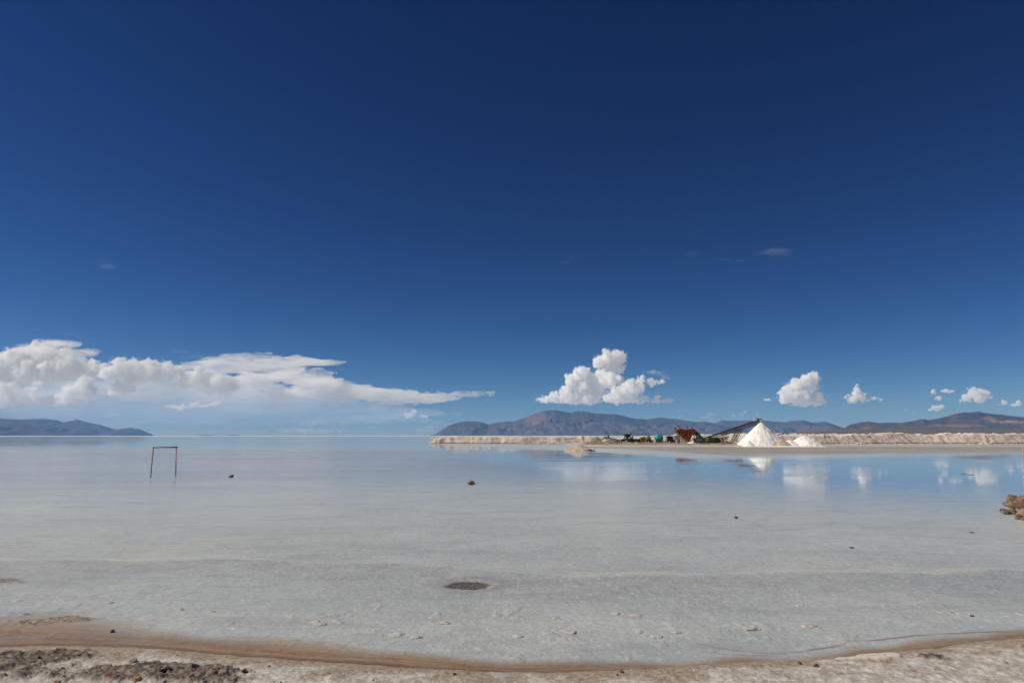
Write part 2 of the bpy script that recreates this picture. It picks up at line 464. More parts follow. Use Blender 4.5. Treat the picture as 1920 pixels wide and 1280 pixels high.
# ------------------------------------------------------------------ the film of brine lying over it
wa = np.radians(np.linspace(-62, 62, 260))
wr = np.concatenate([np.linspace(4.6, 60, 150), np.geomspace(61, 2500, 130)])
WA, WR = np.meshgrid(wa, wr)
WX, WY = np.sin(WA) * WR, np.cos(WA) * WR
def wet(x, y):
    d = y
    lat = x / y
    n1 = fbm(x * 0.10, y * 0.10, octv=4, seed=81)
    n2 = fbm(x * 0.03, y * 0.03, octv=4, seed=82)
    # the deeper mirror-like sheet on the right
    w = 16.5 + 8 * (1 - ss(0.05, 0.45, lat)) + 16 * (1 - ss(-0.22, 0.06, lat))
    mirror = ss(w * 0.8, w * (2.1 + 2.4 * (1 - ss(-0.2, 0.1, lat))), d + 6 * n1 + 7 * n2 * ss(15, 50, d))
    # dull, salty film close to the bar and the bank
    bn = np.interp(lat, [-0.18, -0.12, -0.10, 0.06, 0.12, 0.19, 0.27, 0.34, 0.42, 0.50, 0.58, 0.66, 0.75, 1.2], [9e4, 200, 130, 90, 80, 64, 49, 53, 55, 60, 64, 69, 75, 80])
    dull = ss(0, 16, d + 6 * n1 - bn)
    mirror = mirror * (1 - 0.8 * dull)
    return mirror, dull, n2
mir, dul, n2 = wet(WX.ravel(), WY.ravel())
na_, nr_ = len(wa), len(wr)
wi = np.arange(na_ * nr_).reshape(nr_, na_)
WQ = np.stack([wi[:-1, :-1], wi[:-1, 1:], wi[1:, 1:], wi[1:, :-1]], -1).reshape(-1, 4)[:, ::-1]
g = NG('brine film')
mir_ = g.attr('mirror')
sx = g.n('ShaderNodeSeparateXYZ'); g.put(sx.inputs[0], g.pos)
st = g.scale(g.pos, (0.05, 0.16, 1.0))
streak = g.noise(1.0, 6, 0.6, st, 0.8)
fine = g.noise(1.6, 6, 0.65)
vl = g.n('ShaderNodeVectorMath'); vl.operation = 'LENGTH'; g.put(vl.inputs[0], g.pos)
dist = vl.outputs['Value']
rg = g.math('ADD', g.map(mir_, 0.0, 1.0, 0.19, 0.04), g.math('MULTIPLY', g.map(streak, 0.45, 0.7), 0.10))
cover = g.map(g.math('ADD', g.map(dist, 10, 40, 0.22, 0.56), g.math('MULTIPLY', mir_, 0.22)), 0.0, 1.0, 0.0, 1.0)
cover = g.math('SUBTRACT', cover, g.math('MULTIPLY', g.map(streak, 0.50, 0.72), 0.20), True)
cover = g.math('MULTIPLY', cover, g.map(fine, 0.30, 0.50, 0.80, 1.0))
cover = g.math('MULTIPLY', cover, g.math('SUBTRACT', 1.0, g.math('MULTIPLY', g.attr('dull'), 0.62)))
fr = g.n('ShaderNodeFresnel'); fr.inputs['IOR'].default_value = 1.36

gl = g.n('ShaderNodeBsdfGlossy'); g.put(gl.inputs['Color'], (0.96, 0.97, 0.98)); g.put(gl.inputs['Roughness'], rg)
tr = g.n('ShaderNodeBsdfTransparent'); g.put(tr.inputs['Color'], (0.94, 0.95, 0.945))
mx = g.n('ShaderNodeMixShader'); g.put(mx.inputs[0], g.math('MULTIPLY', fr.outputs[0], cover))
g.nt.links.new(tr.outputs[0], mx.inputs[1]); g.nt.links.new(gl.outputs[0], mx.inputs[2])
water_mat = g.surf(mx.outputs[0])
water = mesh_np('water', np.column_stack([WX.ravel(), WY.ravel(), np.zeros(WX.size)]), WQ, water_mat, attrs=dict(mirror=mir, dull=dul))
tag(water, kind='structure')

# ------------------------------------------------------------------ mountains
L_BACK = [(-700, 760), (-400, 770), (-150, 775), (-60, 780), (0, 785.4), (34, 787.5), (60, 786.5), (72, 785.4), (104, 788.8), (115, 792.7), (143, 788), (169, 794), (187, 796.6), (198, 801.8), (216, 805.7), (242, 802.6), (260, 805), (270, 809), (280, 813.5), (286, 817.5)]
L_FRONT = [(-700, 775), (-300, 778), (-80, 781), (0, 787), (20, 788), (39, 792), (65, 801), (86, 807.5), (104, 811), (130, 817.5)]
C_MAIN = [(806, 817.5), (815, 815), (826, 808), (840, 799), (860, 792.5), (878, 790.5), (892, 790.5), (905, 793), (916, 796), (932, 793.5), (952, 790.5), (962, 791.5), (975, 787), (1000, 778), (1025, 771), (1040, 769.5), (1055, 771.5), (1070, 775),
          (1083, 772), (1095, 771.5), (1115, 776), (1130, 776.5), (1153, 777), (1175, 782), (1190, 786), (1212, 787), (1240, 784), (1275, 787.6), (1304, 792), (1319, 791), (1335, 793.6), (1360, 799), (1420, 812), (1440, 817.5)]
C_BACK = [(1290, 817.5), (1310, 800), (1341, 794), (1354, 789), (1370, 790), (1402, 789.7), (1435, 789), (1453, 791), (1472, 792), (1507, 789), (1524, 792.7), (1550, 791.5), (1563, 796), (1577, 801), (1595, 809), (1612, 817.5)]
R_MAIN = [(1570, 817.5), (1582, 806), (1587, 801.4), (1598, 796), (1620, 792), (1629, 791), (1649, 794), (1666, 793), (1692, 793.3), (1714, 790), (1727, 787), (1734, 786.5), (1743, 788.3), (1758, 786.5), (1778, 782), (1795, 776), (1811, 774), (1828, 774), (1837, 772), (1850, 775.6), (1878, 778.4), (1900, 780.6), (1920, 783), (1990, 780), (2080, 788), (2200, 776), (2500, 785), (2700, 817.5)]

def mountains(name, prof, D, depth, seed, mat, n_along=520, n_deep=110):
    P = np.array(prof, float)
    px = np.linspace(P[0, 0], P[-1, 0], n_along)
    py = np.interp(px, P[:, 0], P[:, 1])
    py = np.minimum(py + 0.9 * fbm(px * 0.07, px * 0, octv=5, seed=seed, gain=0.6), 817.5)
    v = np.linspace(-1, 1, n_deep)
    PX, VV = np.meshgrid(px, v)
    PY = np.broadcast_to(py, PX.shape)
    dep = D + VV * depth * np.clip((817.5 - PY) / F * D / 800.0, 0.06, 1.0)
    X = (PX - 960) / F * D / 1.0095            # real terrain: the range runs straight across, not along the view rays
    top = (817.5 - PY) / F * D
    nx, ny = X / 1400.0, dep / 1400.0
    rid = 1 - np.abs(fbm(nx * 1.9 + 0.5 * fbm(nx, ny, seed=seed + 5), ny * 1.1, octv=6, seed=seed, gain=0.6)) * 2.6
    a = np.abs(VV)
    env = np.clip(1 - a, 0, 1) ** 0.85
    prof_h = env * (0.62 + 0.42 * rid * (1 - env ** 3) / 0.8) 
    prof_h = np.where(a < 0.02, 1.0, np.clip(prof_h, 0, 1) * (1 - 0.03 * ss(0, .1, a)))
    prof_h = np.minimum(prof_h, 1 - a * 0.25)
    Z = top * prof_h - 0.6 - 8 * ss(0.93, 1.0, a)
    Vv = np.column_stack([X.ravel(), dep.ravel(), Z.ravel()])
    i = np.arange(X.size).reshape(X.shape)
    Qq = np.stack([i[:-1, :-1], i[:-1, 1:], i[1:, 1:], i[1:, :-1]], -1).reshape(-1, 4)
    return tag(mesh_np(name, Vv, Qq, mat), kind='structure')

def rock_range(name, patches=()):
    g = NG(name)
    n = g.noise(0.0016, 7, 0.65)
    col = g.mix(g.map(n, 0.35, 0.65), (0.085, 0.075, 0.080), (0.165, 0.125, 0.110))
    col = g.mix(g.map(g.noise(0.0006, 6, 0.6), 0.55, 0.68), col, (0.085, 0.085, 0.075))
    for (x, y, r, c, k) in patches:
        # bare ochre and pale slopes where the range shows them
        d = g.n('ShaderNodeVectorMath'); d.operation = 'DISTANCE'
        g.put(d.inputs[0], g.scale(g.pos, (1, 0.15, k))); d.inputs[1].default_value = (x, y[0] * 0.15, y[1] * k)
        dd = g.math('ADD', d.outputs['Value'], g.math('MULTIPLY', g.math('SUBTRACT', g.noise(0.003, 6, 0.7), 0.5), r * 1.6))
        col = g.mix(g.map(dd, r, r * 0.45), col, c)
    nrm = g.bump(g.noise(0.004, 7, 0.7), 0.9, 60)
    return g.surf(g.pbr(col, 0.95, nrm, 0.0, 0.1))

DC = 24000.0
def mp(px, py, D): p = at(px, py, D); return p.x, (D, p.z)
cx1, c1 = mp(1008, 786, DC)
range_c = rock_range('dry mountain rock', [(cx1, c1, 560, (0.24, 0.145, 0.115), 1.5)])
rx1, r1 = mp(1852, 788, 17000); rx2, r2 = mp(1905, 794, 17000); rx3, r3 = mp(1755, 799, 17000)
range_r = rock_range('banded mountain rock', [(rx1, r1, 330, (0.34, 0.25, 0.18), 2.5), (rx2, r2, 520, (0.42, 0.31, 0.25), 5.0), (rx3, r3, 380, (0.26, 0.15, 0.12), 6.0)])
mountains('hills_far_left', L_BACK, 27000, 3500, 101, range_c, 360, 70)
mountains('hills_near_left', L_FRONT, 22000, 2600, 111, range_c, 260, 60)
mountains('hills_centre', C_MAIN, DC, 3600, 121, range_c)
mountains('hills_centre_back', C_BACK, 27500, 2800, 131, range_c, 320, 70)
mountains('hills_right', R_MAIN, 17000, 3400, 141, range_r)
mountains('hills_horizon', [(362, 817.2), (375, 815.8), (392, 815.3), (404, 816.3), (425, 817.2), (434, 814.6), (444, 815.0), (450, 817.0)], 30000, 900, 151, range_c, 60, 24)
# gravel plain rising to the foot of the right-hand mountains
g = NG('gravel plain')
n = g.noise(0.004, 6, 0.6, g.scale(g.pos, (1, 0.3, 1)))
col = g.mix(g.map(n, 0.35, 0.62), (0.115, 0.098, 0.075), (0.20, 0.165, 0.13))
col = g.mix(g.map(g.noise(0.0013, 4, 0.6, g.scale(g.pos, (1, 0.4, 1))), 0.55, 0.66), col, (0.30, 0.22, 0.18))
plain_mat = g.surf(g.pbr(col, 0.95, g.bump(g.noise(0.05, 4, .6), 0.5, 3), 0, 0.1))
xs = np.linspace(1380, 3200, 200); dd = np.geomspace(3200, 12500, 60)
PX, DD = np.meshgrid(xs, dd)
X = (PX - 960) / F * DD
foot = ss(1440, 1560, PX + 25 * noise(PX * 0.02, DD * 0.001, seed=160))
Z = -1.5 + foot * (1.6 + ss(3300, 12000, DD) * (105 + 6 * fbm(X / 900, DD / 900, seed=161)))
i = np.arange(X.size).reshape(X.shape)
tag(mesh_np('plain', np.column_stack([X.ravel(), DD.ravel(), Z.ravel()]), np.stack([i[:-1, :-1], i[:-1, 1:], i[1:, 1:], i[1:, :-1]], -1).reshape(-1, 4), plain_mat), kind='structure')

# ------------------------------------------------------------------ clouds: real bodies of scattering vapour, tens of kilometres off
def surface_nets(Fd, org, h):
    """vertices and quads of the zero level of a scalar grid"""
    S = Fd > 0
    nx, ny, nz = Fd.shape
    c = [S[dx:nx - 1 + dx, dy:ny - 1 + dy, dz:nz - 1 + dz] for dx in (0, 1) for dy in (0, 1) for dz in (0, 1)]
    tot = sum(q.astype(np.int8) for q in c)
    act = (tot > 0) & (tot < 8)
    I = np.argwhere(act)
    ids = -np.ones(act.shape, np.int64); ids[act] = np.arange(len(I))
    acc = np.zeros((len(I), 3)); cnt = np.zeros(len(I))
    corners = [(dx, dy, dz) for dx in (0, 1) for dy in (0, 1) for dz in (0, 1)]
    val = {k: Fd[I[:, 0] + k[0], I[:, 1] + k[1], I[:, 2] + k[2]] for k in corners}
    for a in corners:
        for ax in range(3):
            if a[ax]: continue
            b = list(a); b[ax] = 1; b = tuple(b)
            fa, fb = val[a], val[b]
            m = (fa > 0) != (fb > 0)
            t = fa[m] / (fa[m] - fb[m])
            p = np.tile(np.array(a, float), (m.sum(), 1)); p[:, ax] += t
            acc[m] += p; cnt[m] += 1
    Vv = (I + acc / cnt[:, None]) * h + org
    Qs = []
    for ax in range(3):
        o1, o2 = [(1, 2), (2, 0), (0, 1)][ax]
        sl0 = [slice(None)] * 3; sl1 = [slice(None)] * 3
        sl0[ax] = slice(0, -1); sl1[ax] = slice(1, None)
        E = S[tuple(sl0)] != S[tuple(sl1)]
        K = np.argwhere(E)
        ok = (K[:, o1] > 0) & (K[:, o2] > 0) & (K[:, o1] < Fd.shape[o1] - 1) & (K[:, o2] < Fd.shape[o2] - 1)
        K = K[ok]
        def idv(d1, d2):
            k = K.copy(); k[:, o1] -= d1; k[:, o2] -= d2
            return ids[k[:, 0], k[:, 1], k[:, 2]]
        q = np.stack([idv(0, 0), idv(1, 0), idv(1, 1), idv(0, 1)], 1)
        flip = S[K[:, 0], K[:, 1], K[:, 2]]
        q[~flip] = q[~flip][:, ::-1]
        Qs.append(q)
    return Vv, np.vstack(Qs)

CD = 42000.0
PXM = CD / F                                  # metres per photo pixel out there
def vapour(name, dens, col=(1, 1, 1), aniso=0.0, wisp=None, albedo_note=None):
    g = NG(name)
    v = g.n('ShaderNodeVolumePrincipled')
    v.inputs['Color'].default_value = (*col, 1)
    v.inputs['Anisotropy'].default_value = aniso
    if wisp:
        sc_, lo, hi = wisp
        n = g.noise(1.0, 5, 0.62, g.scale(g.pos, sc_), 0.6)
        g.put(v.inputs['Density'], g.map(n, lo, hi, 0.0, dens))
    else:
        v.inputs['Density'].default_value = dens
    g.nt.links.new(v.outputs[0], g.out.inputs['Volume'])
    return g.m
DENSE = vapour('cumulus vapour', 0.014, aniso=0.0, wisp=((0.0036, 0.0036, 0.0045), 0.38, 0.56))
STORM = vapour('storm vapour', 0.0065, aniso=0.0, wisp=((0.0016, 0.0016, 0.0024), 0.33, 0.58))
FRINGE = vapour('fraying vapour', 0.0018, aniso=0.0, wisp=((0.0028, 0.0028, 0.0040), 0.46, 0.66))
FAINT = vapour('thin vapour', 0.0009, aniso=0.2)

def cloud(name, puffs, seed, label, base=None, D=CD, detail=1.0, vox=1.0, kids=7, mat=None, flat=1.0, kr=(0.26, 0.55), depthf=0.9, stretch=(1, 1, 1), sub=False):
    """puffs: (px, py, rx[, rz]) in photo pixels turned into metres at distance D"""
    rs = np.random.RandomState(seed)
    m = D / F
    ox, oz = puffs[0][0], puffs[0][1]
    E = []
    for p in puffs:
        px, py, rx = p[:3]; rz = p[3] if len(p) > 3 else rx
        E.append(((px - ox), (p[4] if len(p) > 4 else rs.uniform(-0.35, 0.35) * rx), (oz - py), rx, min(rx, rz) * depthf + 0.25 * (rx - min(rx, rz)), rz))
    lv = list(E)
    for gen in range(2):
        new = []
        for (x, y, z, a, b, c) in lv:
            if min(a, c) < 2.2: continue
            for k in range(kids if gen == 0 else 4):
                d = rs.normal(size=3); d /= np.linalg.norm(d)
                if d[2] < -0.15: d[2] *= -0.6
                f = rs.uniform(*kr); q = rs.uniform(0.72, 0.95)
                new.append((x + d[0] * a * q, y + d[1] * b * q, z + d[2] * c * q, a * f, b * f, c * f))
        E += new; lv = new
    E = np.array(E)
    lo = (E[:, :3] - E[:, 3:]).min(0) - 3; hi = (E[:, :3] + E[:, 3:]).max(0) + 3
    if base is not None: lo[2] = max(lo[2], oz - base - 4)
    n = np.ceil((hi - lo) / vox).astype(int) + 1
    Fd = np.full(n, -6.0, np.float32)
    ax = [lo[i] + np.arange(n[i]) * vox for i in range(3)]
    for (x, y, z, a, b, c) in E:
        i0 = [max(0, int((v - r - 1.5 - l) / vox)) for v, r, l in zip((x, y, z), (a, b, c), lo)]
        i1 = [min(n[k], int((v + r + 1.5 - lo[k]) / vox) + 2) for k, (v, r) in enumerate(zip((x, y, z), (a, b, c)))]
        if min(q1 - q0 for q0, q1 in zip(i0, i1)) <= 0: continue
        X, Y, Zz = np.meshgrid(*[ax[k][i0[k]:i1[k]] for k in range(3)], indexing='ij', sparse=True)
        f = (1 - np.sqrt(((X - x) / a) ** 2 + ((Y - y) / b) ** 2 + ((Zz - z) / c) ** 2)) * min(a, b, c)
        blk = Fd[i0[0]:i1[0], i0[1]:i1[1], i0[2]:i1[2]]
        np.maximum(blk, f, out=blk)
    if base is not None:
        X, Y = np.meshgrid(ax[0], ax[1], indexing='ij')
        bl = (oz - base) + 0.8 * fbm(X / 9, Y / 9, octv=3, seed=seed)
        Fd = np.minimum(Fd, (ax[2][None, None, :] - bl[:, :, None]).astype(np.float32))
    K = np.argwhere((Fd > -5.6) & (np.abs(Fd) < 5.0 * detail))
    P = K * vox + lo
    s = np.array(stretch, float)
    dn = fbm(P[:, 0] / (7 * s[0]), P[:, 1] / (7 * s[1]), P[:, 2] / (7 * s[2]), 4, seed + 3, 0.6)
    bil = 0
    for q, (sc_, am) in enumerate(((9.0, 1.0), (4.6, 0.62), (2.4, 0.34))):
        bil = bil + am * (np.abs(noise(P[:, 0] / (sc_ * s[0]) + 3 * q, P[:, 1] / (sc_ * s[1]), P[:, 2] / (sc_ * s[2]), seed + 9 + q)) * 2.6 - 1)
    Fd[K[:, 0], K[:, 1], K[:, 2]] += (detail * (1.5 * dn + 1.9 * bil + 0.2)).astype(np.float32)
    Fd[0], Fd[-1], Fd[:, 0], Fd[:, -1], Fd[:, :, 0], Fd[:, :, -1] = -1, -1, -1, -1, -1, -1
    Vv, Qq = surface_nets(Fd, lo, vox)
    c = at(ox, oz, D)
    o = mesh_np(name, Vv * m, Qq, mat or DENSE, smooth=True)
    o.location = c
    if not sub and name in ('cumulus_cloud', 'storm_cloud'):
        rs2 = np.random.RandomState(seed + 50)
        fr = [(p[0] + rs2.uniform(-2, 3), p[1] + rs2.uniform(-2, 2), p[2] * 1.12, (p[3] if len(p) > 3 else p[2]) * 1.10) + tuple(p[4:5]) for p in puffs]
        f = cloud('fringe', [(ox, oz, puffs[0][2])] + fr, seed + 50, None, base=None if base is None else base + 2.5, D=D, detail=detail * 1.9, vox=vox * 1.3, kids=4, mat=FRINGE, sub=True)
        f.parent = o; f.location = (0, 0, 0)
    return tag(o, label, 'cloud', 'clouds over the mountains') if not sub else o

cloud('cumulus_cloud', [(1140,673,15),(1160,671,14),(1124,679,12),(1147,695,17),(1160,690,12),(1130,708,18),(1093,702,15),(1073,714,14),(1083,699,11),(1107,718,16),(1122,725,14),
    (1060,736,13),(1038,743,9),(1020,748,6),(1009,751,4),(1080,745,13),(1100,749,13),(1113,743,13),(1090,728,15),(1100,740,14),(1118,735,14),(1135,749,9,9,-50),(1150,742,13,13,-50),(1168,733,14,14,-50),(1163,749,9,9,-52),(1187,731,12,12,-50),(1180,746,9,9,-50),(1193,717,8,8,-50),(1210,722,10,7,-50),(1227,721,7,4,-50),
    (1222,747,7,5,-45),(1026,750,16,5),(1016,751,10,4.5),(1042,748,18,8),(1066,747,22,10),(1098,751,24,8),(1150,754,20,6,-45),(1188,753,20,6,-45),(1224,754,14,4,-45),(1140,715,14,14,-20),(1165,715,8,10),(1240,752,7,4,-45),(1200,750,8,6,-45)], 11, 'biggest puffy white cloud, a tall head over a wide flat base above the central mountains', base=759)
cloud('cloud_scrap', [(1225,698,16,2.6),(1245,707,9,3.4),(1238,702,8,3),(1253,709,5,2.5)], 12, 'thin wisp beside the upper right edge of the biggest puffy cloud', mat=FAINT, detail=0.7)
cloud('cumulus_cloud', [(1525,709,12),(1511,713,12),(1496,722,14),(1482,731,13),(1520,727,16),(1471,744,12),(1490,746,15),(1510,745,17),(1528,748,14),(1541,752,7),(1463,752,6)], 13,
    'compact white cloud with a high right shoulder, above the right end of the salt piles', base=761)
cloud('cloud_scrap', [(1440,749,5,3.4),(1446,751,3.5,2)], 14, 'tiny puff just left of the compact white cloud with the high shoulder', detail=0.5)
cloud('cumulus_cloud', [(1607,729,6),(1604,738,8),(1592,749,7),(1614,745,9),(1626,749,7,5),(1638,748,5),(1650,750,3),(1584,745,4),(1600,746,8)], 15,
    'small white cloud with a single knob on top, right of the shouldered cloud', base=756, detail=0.8)
cloud('cumulus_cloud', [(1825,736,10),(1843,739,10),(1812,745,8),(1833,745,11),(1856,744,5),(1800,751,5,2.5)], 16, 'rounded white cloud above the right-hand mountain peak', base=754, detail=0.8)
for i, (pf, lb) in enumerate(((((1774,733,8,4),(1780,734,6,4)), 'small oval cloud left of the rounded cloud over the right-hand peak'),
        (((1760,745,5),(1756,746,3)), 'tiny puff under the small oval cloud at the right'),
        (((1751,735,4),), 'tiny puff left of the small oval cloud at the right'),
        (((1754,765,8,6),(1763,762,6,5),(1743,769,5,3)), 'small slanting cloud resting low between the two right-hand peaks'),
        (((1698,768,4,3),(1703,770,3,2)), 'faint speck of cloud, left of a pair low over the right-hand saddle'),
        (((1713,774,4,3),(1716,776,3,2)), 'faint speck of cloud, right of a pair low over the right-hand saddle'),
        (((1877,757,7,3),(1884,755,5,4)), 'small flat cloud near the right edge, left one of two in a row'),
        (((1903,759,6,4),(1911,756,5,5)), 'small flat cloud at the right edge, right one of two in a row'),
        (((1329,777,6,4),(1322,782,9,3),(1338,776,5,4),(1334,784,5,3)), 'low hazy cloud over the dip in the central range'),
        (((1398,773,5,5),(1391,777,7,4),(1376,779,5,4),(1402,778,4,3)), 'low hazy cloud above the conveyor'),
        (((1420,778,4,5),(1421,783,3,3)), 'small upright cloud scrap above the head of the conveyor'),
        (((1273,772,4,4),(1276,781,8,3),(1264,772,3,2)), 'hazy scrap low over the ridge above the orange machine'),
        (((1212,765,5,2),), 'tiny scrap under the right foot of the biggest puffy cloud'),
        (((977,773,5,3),), 'faint pink scrap left of the highest central summit'))):
    o = cloud('cloud_scrap', list(pf), 30 + i, lb, detail=0.55, mat=(FAINT if i in (4, 5, 8, 9, 10, 11, 12, 13) else DENSE), D=CD + 1500 * (i % 3))

# the storm system at the left
WISP = vapour('anvil vapour', 0.0019, aniso=0.2, wisp=((0.00030, 0.0002, 0.0022), 0.30, 0.62))
VEIL = vapour('shade veil', 0.00030, col=(0.86, 0.92, 1.0), aniso=0.0, wisp=((0.00010, 0.0001, 0.0004), 0.15, 0.80))  # haze-like shade below the cloud bank, put into a thin bluish volume
g_ = 'storm clouds over the far end of the flat'
def scloud(*a, **k):
    if k.get('mat') is None: k['mat'] = STORM
    o = cloud(*a, **k); o['group'] = g_; return o
scloud('storm_cloud', [(10,690,26),(35,672,20),(-25,690,24),(60,672,24),(85,668,24,20),(110,672,24,20),(60,695,28),(100,695,30,26),(140,690,30,22),(165,695,26,16),(190,690,20,9),(-20,715,26),(20,712,20),(195,697,18,10)], 51, 'broad billowing storm cloud at the left edge, grey in its middle', base=738, D=46000, vox=1.6, detail=1.3)
scloud('anvil_cloud', [(95,642,34,7),(130,648,38,9),(80,656,40,9),(150,662,34,9),(70,637,14,2.5),(170,655,20,5),(60,648,24,2.5)], 52, 'smooth swept-back cap on top of the storm cloud at the left edge', D=44500, vox=1.4, detail=0.8, mat=WISP, stretch=(6, 4, 1), kids=3)
scloud('storm_cloud', [(10,735,18),(30,742,16),(-10,750,20),(50,745,14),(20,755,14,9),(80,752,16,10),(110,748,18,12),(135,738,16),(150,726,14),(160,716,13),(168,735,14),(150,748,18,12),(120,755,16,8),(95,758,16,6),(65,757,14,7),
    (-30,748,18),(125,728,8),(72,722,7),(60,735,10)], 53, 'ragged bright cumulus row low under the storm cloud at the left edge', base=766, D=41000, vox=1.3, detail=1.2)
scloud('storm_cloud', [(222,680,10),(232,690,16),(250,688,16),(270,692,17),(290,694,17),(312,694,16),(330,700,16),(240,712,14),(262,705,16),(225,725,12),(250,728,11,9),(215,738,9,5),(240,735,8,5),(345,712,16),(370,710,18),(395,712,18),(415,716,18),
    (430,722,17),(350,722,14,9),(395,730,20,10),(425,735,14,8),(322,723,12,3),(205,700,14),(300,705,16)], 54, 'cauliflower storm cloud in the middle of the left cloud bank', base=746, D=43000, vox=1.5, detail=1.2)
scloud('anvil_cloud', [(470,672,60,9),(540,676,70,10),(600,680,46,7),(430,680,60,9),(380,682,50,6),(640,680,22,2.5),(500,690,70,13),(440,692,50,10),(590,684,40,4),(560,672,40,4),(340,690,50,5)], 55,
    'long flat anvil streaming right from the left cloud bank', D=47000, vox=2.0, detail=0.8, mat=WISP, stretch=(8, 4, 1), kids=3)
scloud('anvil_cloud', [(560,706,60,14),(610,722,60,13),(660,732,50,15),(700,738,44,13),(740,742,50,12),(790,745,50,11),(830,743,46,8),(870,740,40,5),(905,738,20,5),(922,739,10,5),(560,735,60,8),(600,742,30,9),(520,742,16,8),(512,754,14,6),(530,748,20,6),(650,745,36,7),
    (760,750,60,7),(480,712,50,12),(590,730,50,12)], 56, 'long ragged arm of cloud tapering towards the central mountains', D=45000, vox=1.8, detail=1.1, mat=vapour('arm vapour', 0.0026, aniso=0.2, wisp=((0.0004, 0.0003, 0.0016), 0.22, 0.6)), stretch=(3, 2, 1), kids=4)
scloud('cloud_scrap', [(322,762,13,4.5),(338,765,12,5),(352,762,12,5.5),(366,759,12,5),(380,760,13,4.5),(395,758,12,3.6),(405,754,8,3.4),(412,749,5,3)], 57, 'small bright slanting cloudlet below the middle of the left cloud bank', D=40500, detail=0.7)
scloud('cloud_scrap', [(765,778,9,6),(775,773,7,5),(785,780,10,4),(795,781,8,2.5)], 58, 'small bright puff low between the cloud arm and the central mountains', D=40500, detail=0.6)
scloud('cloud_scrap', [(215,777,22,2.2),(200,781,16,1.6)], 59, 'thin slanting streak of cloud just above the left mountains', D=44000, detail=0.4, mat=FAINT, kids=2)
for i, (pf, lb) in enumerate(((((515,794,24,5),(530,790,14,3)), 'pale hazy cloud low on the horizon, left one of the row under the storm arm'), (((590,790,26,5),(575,796,20,4),(605,784,14,3)), 'pale hazy cloud low on the horizon, second of the row under the storm arm'),
        (((690,783,26,4),(665,785,16,3),(715,784,14,3),(730,782,12,2)), 'pale hazy cloud low on the horizon, third and longest under the storm arm'), (((805,801,14,5),(795,807,18,3)), 'pale hazy cloud on the horizon touching the left foot of the central mountains'),
        (((845,795,7,4),(838,799,8,3)), 'low cloud peeping over the left slope of the central mountains'), (((560,806,40,4),(600,809,40,3)), 'faint bar of cloud lying on the horizon below the storm arm'),
        (((645,792,9,4),), 'faint round puff low under the storm arm'), (((698,801,12,3),), 'faint flat puff nearly on the horizon under the storm arm'))):
    scloud('cloud_scrap', list(pf), 70 + i, lb, D=60000, detail=0.8, mat=vapour('hazed vapour', 0.0005, col=(1, 0.95, 0.9), aniso=0.2) if i == 0 else bpy.data.materials['hazed vapour'], kids=4)
scloud('rain_veil', [(330,756,170,42),(470,760,170,42),(620,768,150,30),(180,765,190,36),(30,770,170,34),(720,780,120,16)], 61, 'blue grey veil of rain and shade hanging under the left cloud bank', D=52000, vox=4.0, detail=2.0, mat=VEIL, stretch=(6, 3, 2), kids=3)
scloud('cloud_layer', [(120,735,130,24),(280,732,120,24),(420,735,110,22),(540,742,90,15),(620,748,60,8)], 60, 'soft pale grey underside filling the gaps of the left cloud bank', base=757, D=50000, vox=3.0, detail=1.8, mat=vapour('layer vapour', 0.00055, col=(0.95, 0.97, 1.0), wisp=((0.0003, 0.0002, 0.0009), 0.30, 0.65)), stretch=(4, 3, 1), kids=4)
scloud('cirrus_cloud', [(1440,475,42,7),(1465,482,26,6),(1405,488,24,5),(1350,488,18,3)], 62, 'faint cirrus smear high in the right half of the sky', D=44000, vox=1.5, detail=1.2, mat=vapour('cirrus', 0.00012, aniso=0.2, wisp=((0.0006, 0.0003, 0.0022), 0.40, 0.75)), stretch=(4, 3, 1), kids=3)
scloud('cirrus_cloud', [(1295,477,20,6),(1310,474,14,4)], 63, 'small faint cirrus smear left of the larger one high in the sky', D=44000, vox=1.5, detail=1.0, mat=bpy.data.materials['cirrus'], stretch=(4, 3, 1), kids=3)
scloud('cirrus_cloud', [(655,398,16,3),(640,401,10,2)], 64, 'faint lone cirrus speck high over the left half of the sky', D=44000, vox=1.2, detail=0.8, mat=bpy.data.materials['cirrus'], stretch=(4, 3, 1), kids=3)
scloud('cirrus_cloud', [(205,497,22,7),(190,492,14,3)], 65, 'faint cirrus smear above the storm cloud at the left', D=44000, vox=1.5, detail=1.0, mat=bpy.data.materials['cirrus'], stretch=(4, 3, 1), kids=3)
scloud('cirrus_cloud', [(1050,490,34,5),(1075,486,20,3)], 66, 'faint cirrus smear high over the central mountains', D=44000, vox=1.5, detail=1.0, mat=bpy.data.materials['cirrus'], stretch=(4, 3, 1), kids=3)
scloud('cirrus_cloud', [(130,622,60,5),(80,617,30,2)], 67, 'thin veil streak over the cap of the left storm cloud', D=48000, vox=1.6, detail=0.8, mat=bpy.data.materials['cirrus'], stretch=(5, 3, 1), kids=3)
scloud('cirrus_cloud', [(335,660,38,4),(365,655,28,2),(400,668,60,5)], 68, 'thin grey streaks left of the long flat anvil', D=48000, vox=1.6, detail=0.8, mat=bpy.data.materials['cirrus'], stretch=(6, 3, 1), kids=3)

